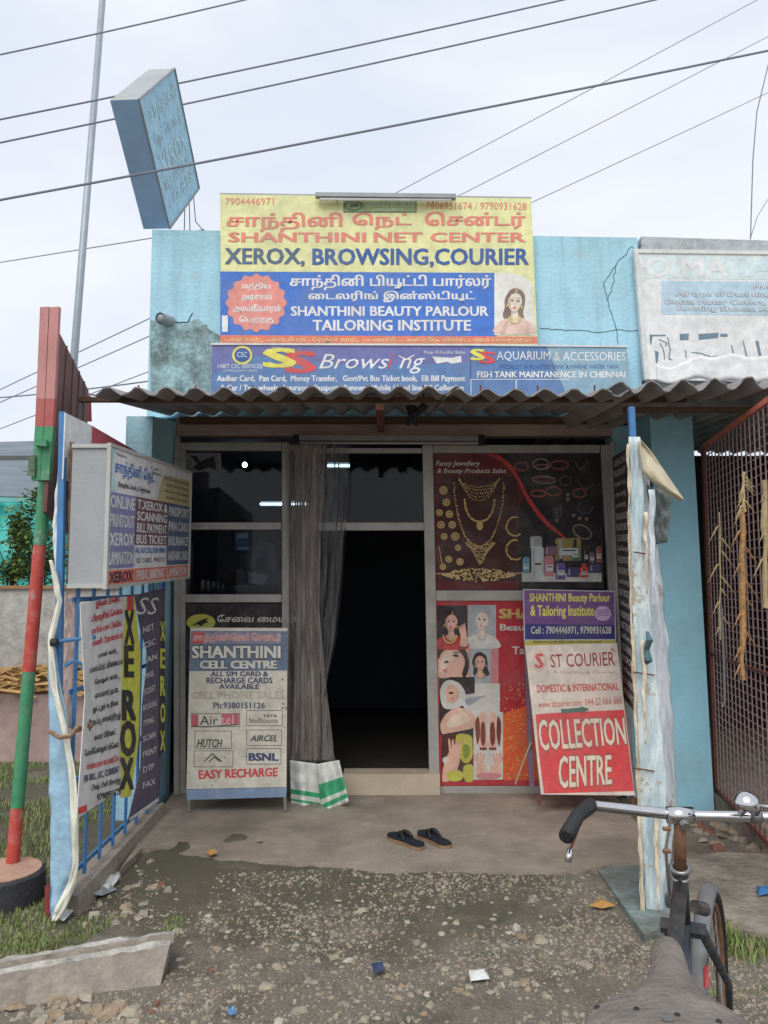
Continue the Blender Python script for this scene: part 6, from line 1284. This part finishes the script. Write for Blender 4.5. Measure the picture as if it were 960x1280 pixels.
# ================================================================== GROUND DETAIL
slabm = mat('old_kerb_concrete', (158, 148, 136), .95, .3, 8, bump=.5, bsc=40, dirt=.7, dirtc=(.1, .09, .08), dsc=3, E=1.0); limew = mat('whitewashed_ridge', (198, 193, 184), .95, .25, 14, bump=.6, bsc=50, dirt=.9, dirtc=(.2, .19, .17), dsc=9, E=.95, dpos=.45)
ks = empty('kerb_block', (-1.4, 3.3, 0), 'broken whitewashed concrete kerb block lying at bottom left', 'kerb')
f0, f1 = atz(-150, 1290, 0), atz(195, 1235, 0)
t0, t1 = atz(-150, 1244, .115), atz(204, 1182, .115); bk = atz(60, 1186, .115) - atz(64, 1208, .115); bk.x = -.01
def kerb(a, c, a2, c2, m, name, jj=.012, n=16):
    mb = MB(); V_ = []
    for i in range(n + 1):
        u = i / n; j = lambda: random.uniform(-jj, jj) * .5
        V_.append([p + Vector((0, j(), j())) for p in (a.lerp(c, u), a2.lerp(c2, u))])
    return V_
n = 24; rings = []
for i in range(n + 1):
    u = i / n; F0, T0 = f0.lerp(f1, u), t0.lerp(t1, u); j = lambda s=.006: random.uniform(-s, s)
    e_ = Vector((random.uniform(-.03, .03) if i == n else 0, 0, 0))
    rings.append([F0 + Vector((0, j(), -.06)), T0 + Vector((0, j(), j())) + e_, T0 + bk * .30 + Vector((0, j(), .004 + j(.003))) + e_, T0 + bk * .36 + Vector((0, j(), -.018 + j())) + e_, T0 + bk * .62 + Vector((0, j(), -.020 + j())) + e_, T0 + bk * .68 + Vector((0, j(), .006)) + e_, T0 + bk + Vector((0, j(.01), j())) + e_, F0 + bk + Vector((0, j(), -.06))])
k8 = 8; vs_ = [p for r_ in rings for p in r_]
fsM = {0: [], 1: []}
mb = MB(); fs = []; ms = []
for i in range(n):
    for q_ in range(k8):
        fs.append((i * k8 + q_, i * k8 + (q_ + 1) % k8, (i + 1) * k8 + (q_ + 1) % k8, (i + 1) * k8 + q_)); ms.append(1 if q_ in (1, 5) else 0)
fs += [tuple(n * k8 + q_ for q_ in range(k8)), tuple(reversed(range(k8)))]; ms += [0, 0]
mb.v = vs_; mb.f = [tuple(reversed(f)) for f in fs]; mb.m = ms; o = mb.build('block', [slabm, limew], ks)

SM = [mat('pale_stone', (162, 152, 132), .9, .2, 20, bump=.3), mat('grey_stone', (152, 144, 130), .9, .25, 20, bump=.3), mat('dark_stone', (124, 115, 102), .9, .3, 20, bump=.3), mat('brown_stone', (158, 138, 114), .9, .3, 20, bump=.3), mat('brick_red_stone', (134, 92, 78), .9, .3, 20, bump=.3), mat('white_chip', (180, 172, 154), .9, .15, 20, bump=.2)]
def stone(mb, x, y, z, r, mi, rnd_, flat=.5):
    n = 6; a0 = rnd_.uniform(0, 6.28); el = rnd_.uniform(.6, 1); ca, sa_ = math.cos(a0), math.sin(a0); low, up = [], []
    for k in range(n):
        t_ = 6.283 * k / n + rnd_.uniform(-.35, .35); q_ = r * rnd_.uniform(.75, 1.15); X, Y_ = q_ * math.cos(t_), q_ * math.sin(t_) * el
        X, Y_ = X * ca - Y_ * sa_, X * sa_ + Y_ * ca
        low.append((x + X, y + Y_, z - r * .25)); s_ = rnd_.uniform(.45, .8); up.append((x + X * s_, y + Y_ * s_, z + r * flat * rnd_.uniform(.6, 1.1)))
    mb.add(low + up, [tuple(range(n, 2 * n))] + [(k, (k + 1) % n, (k + 1) % n + n, k + n) for k in range(n)], mi)
R_ = random.Random(11)
def clear(x, y):   # where the gravel lies
    if y > 4.42 and -1.75 < x < 1.6: return False
    if x > 1.35 and 3.82 < y < 4.6: return False
    return True
slabpoly_front = 4.40
mb = MB(); cnt = 0
while cnt < 27000:
    y = 2.6 + 2.0 * R_.random() ** .9; x = R_.uniform(-.62, .62) * (y + .6)
    if not clear(x, y): continue
    dens = .30 + 1.3 * mnoise.noise(Vector((x * 1.7, y * 2.4, 4))) + (.2 if x > -.9 else -.15) + (.25 if y < 3.3 else 0)
    if R_.random() > dens: continue
    r = .0032 + .009 * R_.random() ** 3.0
    if R_.random() < .05: r = R_.uniform(.010, .020)
    mi = R_.choices((0, 1, 2, 3, 4, 5), (26, 34, 18, 20, .15, 4))[0]
    stone(mb, x, y, gz(x, y), r, mi, R_, R_.uniform(.15, .5)); cnt += 1
o = mb.build('gravel', SM); o['kind'] = 'stuff'; o['label'] = 'loose grey brown gravel spread in front of the porch'; o['category'] = 'gravel'
# larger flat stones as things
protos = []
for k in range(10):
    mb = MB(); stone(mb, 0, 0, 0, 1.0, 0, R_, .35); me = None
    for mi in range(len(SM)):
        m2_ = bpy.data.meshes.new('stone'); m2_.from_pydata([tuple(v) for v in mb.v], [], mb.f); m2_.materials.append(SM[mi]); protos.append((k, mi, m2_))
PD = {(k, mi): me for k, mi, me in protos}
def big(x, y, r, mi, label, group, cat='stone', z=None, name='stone'):
    label = label.replace('COLOUR', ('pale buff', 'grey', 'dark grey', 'brown', 'brick red', 'whitish')[mi])
    o = bpy.data.objects.new(name, PD[(R_.randrange(10), mi)]); COL.objects.link(o); o.location = (x, y, (gz(x, y) if z is None else z) + r * .12); o.scale = (r, r * R_.uniform(.6, 1), r * R_.uniform(.5, 1)); o.rotation_euler = (R_.uniform(-.25, .25), R_.uniform(-.25, .25), R_.uniform(0, 6.28)); tag(o, label, cat, group)
for k in range(130):
    for _ in range(50):
        y = R_.uniform(2.95, 4.3); x = R_.uniform(-1.0, .9) + R_.gauss(0, .15)
        if clear(x, y) and (mnoise.noise(Vector((x * 2, y * 2, 1))) > -.1 or R_.random() < .3): break
    big(x, y, R_.uniform(.014, .024 + .026 * R_.random() ** 2), R_.choices((0, 5, 1, 3), (7, 3, 4, 2))[0], 'COLOUR flat stone chip among the gravel before the porch', 'pale flat stone chips in the gravel')
for px, py, r, mi, lb in ((482, 1288, .0, 0, ''), (196, 1250, .032, 4, 'orange brick piece beside the kerb block end'), (190, 1262, .022, 4, 'small red brick chip below the kerb block end'), (198, 1112, .038, 4, 'dark red brick lump near the left fence foot'), (116, 1146, .050, 5, 'largest pale stone beside the left gate foot'), (170, 1112, .036, 0, 'flat pale stone left of the porch corner'), (262, 1208, .024, 4, 'pink brick chip in the gravel right of the kerb'), (385, 1100, .02, 4, 'small red chip at the porch front edge')):
    if r: p = atz(px, py, .01); big(p.x, p.y, r, mi, lb, None)
for k in range(55):
    p = atz(R_.uniform(20, 175), R_.uniform(1246, 1290), 0); big(p.x, p.y, R_.uniform(.02, .05), R_.choices((0, 3, 1), (3, 4, 2))[0], 'COLOUR rounded stone heaped in front of the kerb block', 'rounded stones in front of the kerb block')
for k in range(45):
    p = atz(R_.uniform(85, 215), R_.uniform(1085, 1160), 0)
    big(p.x, p.y, R_.uniform(.015, .04), R_.choices((0, 3, 1, 4), (4, 4, 4, 1))[0], 'COLOUR rubble stone strewn at the foot of the left gate', 'rubble stones by the left gate')
for k in range(70):
    p = at(R_.uniform(868, 985), R_.uniform(1022, 1064), R_.uniform(4.4, 5.2)); p.x = R_.uniform(2.0, 2.6); p.y = R_.uniform(4.75, 5.5)
    big(p.x, p.y, R_.uniform(.03, .08), R_.choices((2, 1, 3, 4), (5, 3, 3, 1))[0], 'COLOUR rubble stone heaped below the cage grille', 'rubble stones under the grille')
# litter
def scrap(pts, m, label, cat='litter', z=.012, name='scrap'):
    mb = MB(); P3 = [atz(x, y, z) for x, y in pts]; c = sum(P3, Vector()) / len(P3)
    vs_ = [c + Vector((0, 0, .03))] + [p + Vector((0, 0, R_.uniform(0, .02))) for p in P3] + [c.lerp(p, .5) + Vector((0, 0, R_.uniform(.0, .035))) for p in P3]; n = len(P3)
    mb.add(vs_, [(0, n + 1 + i, n + 1 + (i + 1) % n) for i in range(n)] + [(n + 1 + i, 1 + i, 1 + (i + 1) % n, n + 1 + (i + 1) % n) for i in range(n)])
    tag(mb.build(name, m, solid=.002), label, cat)
scrap([(74, 1150), (82, 1120), (96, 1108), (108, 1112), (104, 1128), (90, 1142), (80, 1156)], white_pl, 'crumpled white plastic bag at the left post foot', 'plastic bag', name='plastic_bag')
scrap([(122, 1112), (130, 1092), (142, 1088), (152, 1092), (146, 1106), (134, 1118)], white_pl, 'white plastic scrap between left post and porch', 'plastic')
scrap([(108, 1122), (118, 1108), (140, 1110), (146, 1116), (128, 1122)], mat('grey_film', (140, 146, 150), .5), 'grey plastic film piece among the left rubble', 'plastic')
lfm = mat('yellow_dry_leaf', (190, 142, 74), .9, .2)
scrap([(736, 1136), (748, 1131), (750, 1124), (756, 1131), (770, 1134), (758, 1137), (752, 1136)], lfm, 'yellow dry leaf lying before the right gate leaf', 'leaf', name='dry_leaf')
scrap([(258, 1068), (266, 1064), (272, 1070), (262, 1074)], lfm, 'small yellow leaf on the left of the porch', 'leaf', z=.055, name='dry_leaf')
scrap([(464, 1208), (478, 1204), (480, 1216), (468, 1222)], mat('blue_wrapper', (58, 72, 104), .5), 'dark blue wrapper among the pale stones', 'wrapper', name='wrapper')
scrap([(284, 1268), (292, 1262), (296, 1268), (288, 1274)], mat('sky_blue_wrapper', (96, 150, 196), .5), 'tiny sky blue wrapper near the bottom left', 'wrapper', name='wrapper')
scrap([(586, 1219), (610, 1218), (612, 1226), (588, 1228)], white_pl, 'flat white paper scrap in the gravel centre', 'paper', name='paper_scrap')
scrap([(945, 1112), (962, 1110), (966, 1118), (948, 1120)], mat('cobalt_wrapper', (52, 110, 170), .5), 'blue wrapper on the pavement at right edge', 'wrapper', z=.04, name='wrapper')
# grass
gm = [mat('grass_green', (130, 152, 84), .7, .4, 8, E=1.05), mat('grass_dry', (160, 150, 104), .8, .3, 8, E=1.05)]
def grass(regions, name, label):
    mb = MB()
    for n_, pick, h in regions:
        for k in range(n_):
            x, y = pick(); z = gz(x, y) - .003; a = R_.uniform(0, 6.28); hh = h * R_.uniform(.4, 1.2); w_ = .0022 + hh * .03; lx, ly = math.cos(a) * hh * R_.uniform(.1, .7), math.sin(a) * hh * R_.uniform(.1, .7); wx, wy = -math.sin(a) * w_, math.cos(a) * w_
            mb.add([(x - wx, y - wy, z), (x + wx, y + wy, z), (x + lx * .5 + wx * .7, y + ly * .5 + wy * .7, z + hh * .65), (x + lx * .5 - wx * .7, y + ly * .5 - wy * .7, z + hh * .65), (x + lx, y + ly, z + hh)], [(0, 1, 2, 3), (3, 2, 4)], 0 if R_.random() < .72 else 1)
    o = mb.build(name, gm); o['kind'] = 'stuff'; o['label'] = label; o['category'] = 'grass'
def P_region(x0, x1, y0, y1, sc=2., th=-.05):
    def f():
        while True:
            x, y = R_.uniform(x0, x1), R_.uniform(y0, y1)
            if mnoise.noise(Vector((x * sc, y * sc, 8))) > th: return x, y
    return f
grass([(16000, P_region(-4.3, -1.85, 4.5, 7.1, 2, -.15), .04), (3500, P_region(-2.6, -1.55, 3.55, 4.2, 2.5, -.05), .035), (900, P_region(-1.5, -.95, 3.5, 3.9, 3, .05), .025), (900, P_region(-1.7, -1.45, 3.35, 3.7, 3, -.3), .03)], 'grass', 'short grass growing left of the porch behind the striped pole')
grass([(160, lambda: (lambda p: (p.x + R_.gauss(0, .03), p.y + R_.gauss(0, .04)))(atz(905, 1175, 0)), .09), (160, lambda: (lambda p: (p.x + R_.gauss(0, .05), p.y + R_.gauss(0, .05)))(atz(925, 1190, 0)), .06), (200, lambda: (lambda p: (p.x + R_.gauss(0, .06), p.y + R_.gauss(0, .05)))(atz(955, 1186, 0)), .05), (500, P_region(1.2, 1.9, 3.2, 3.8, 3, .0), .03)], 'grass_tuft', 'grass tufts by the pavement right of the bicycle')
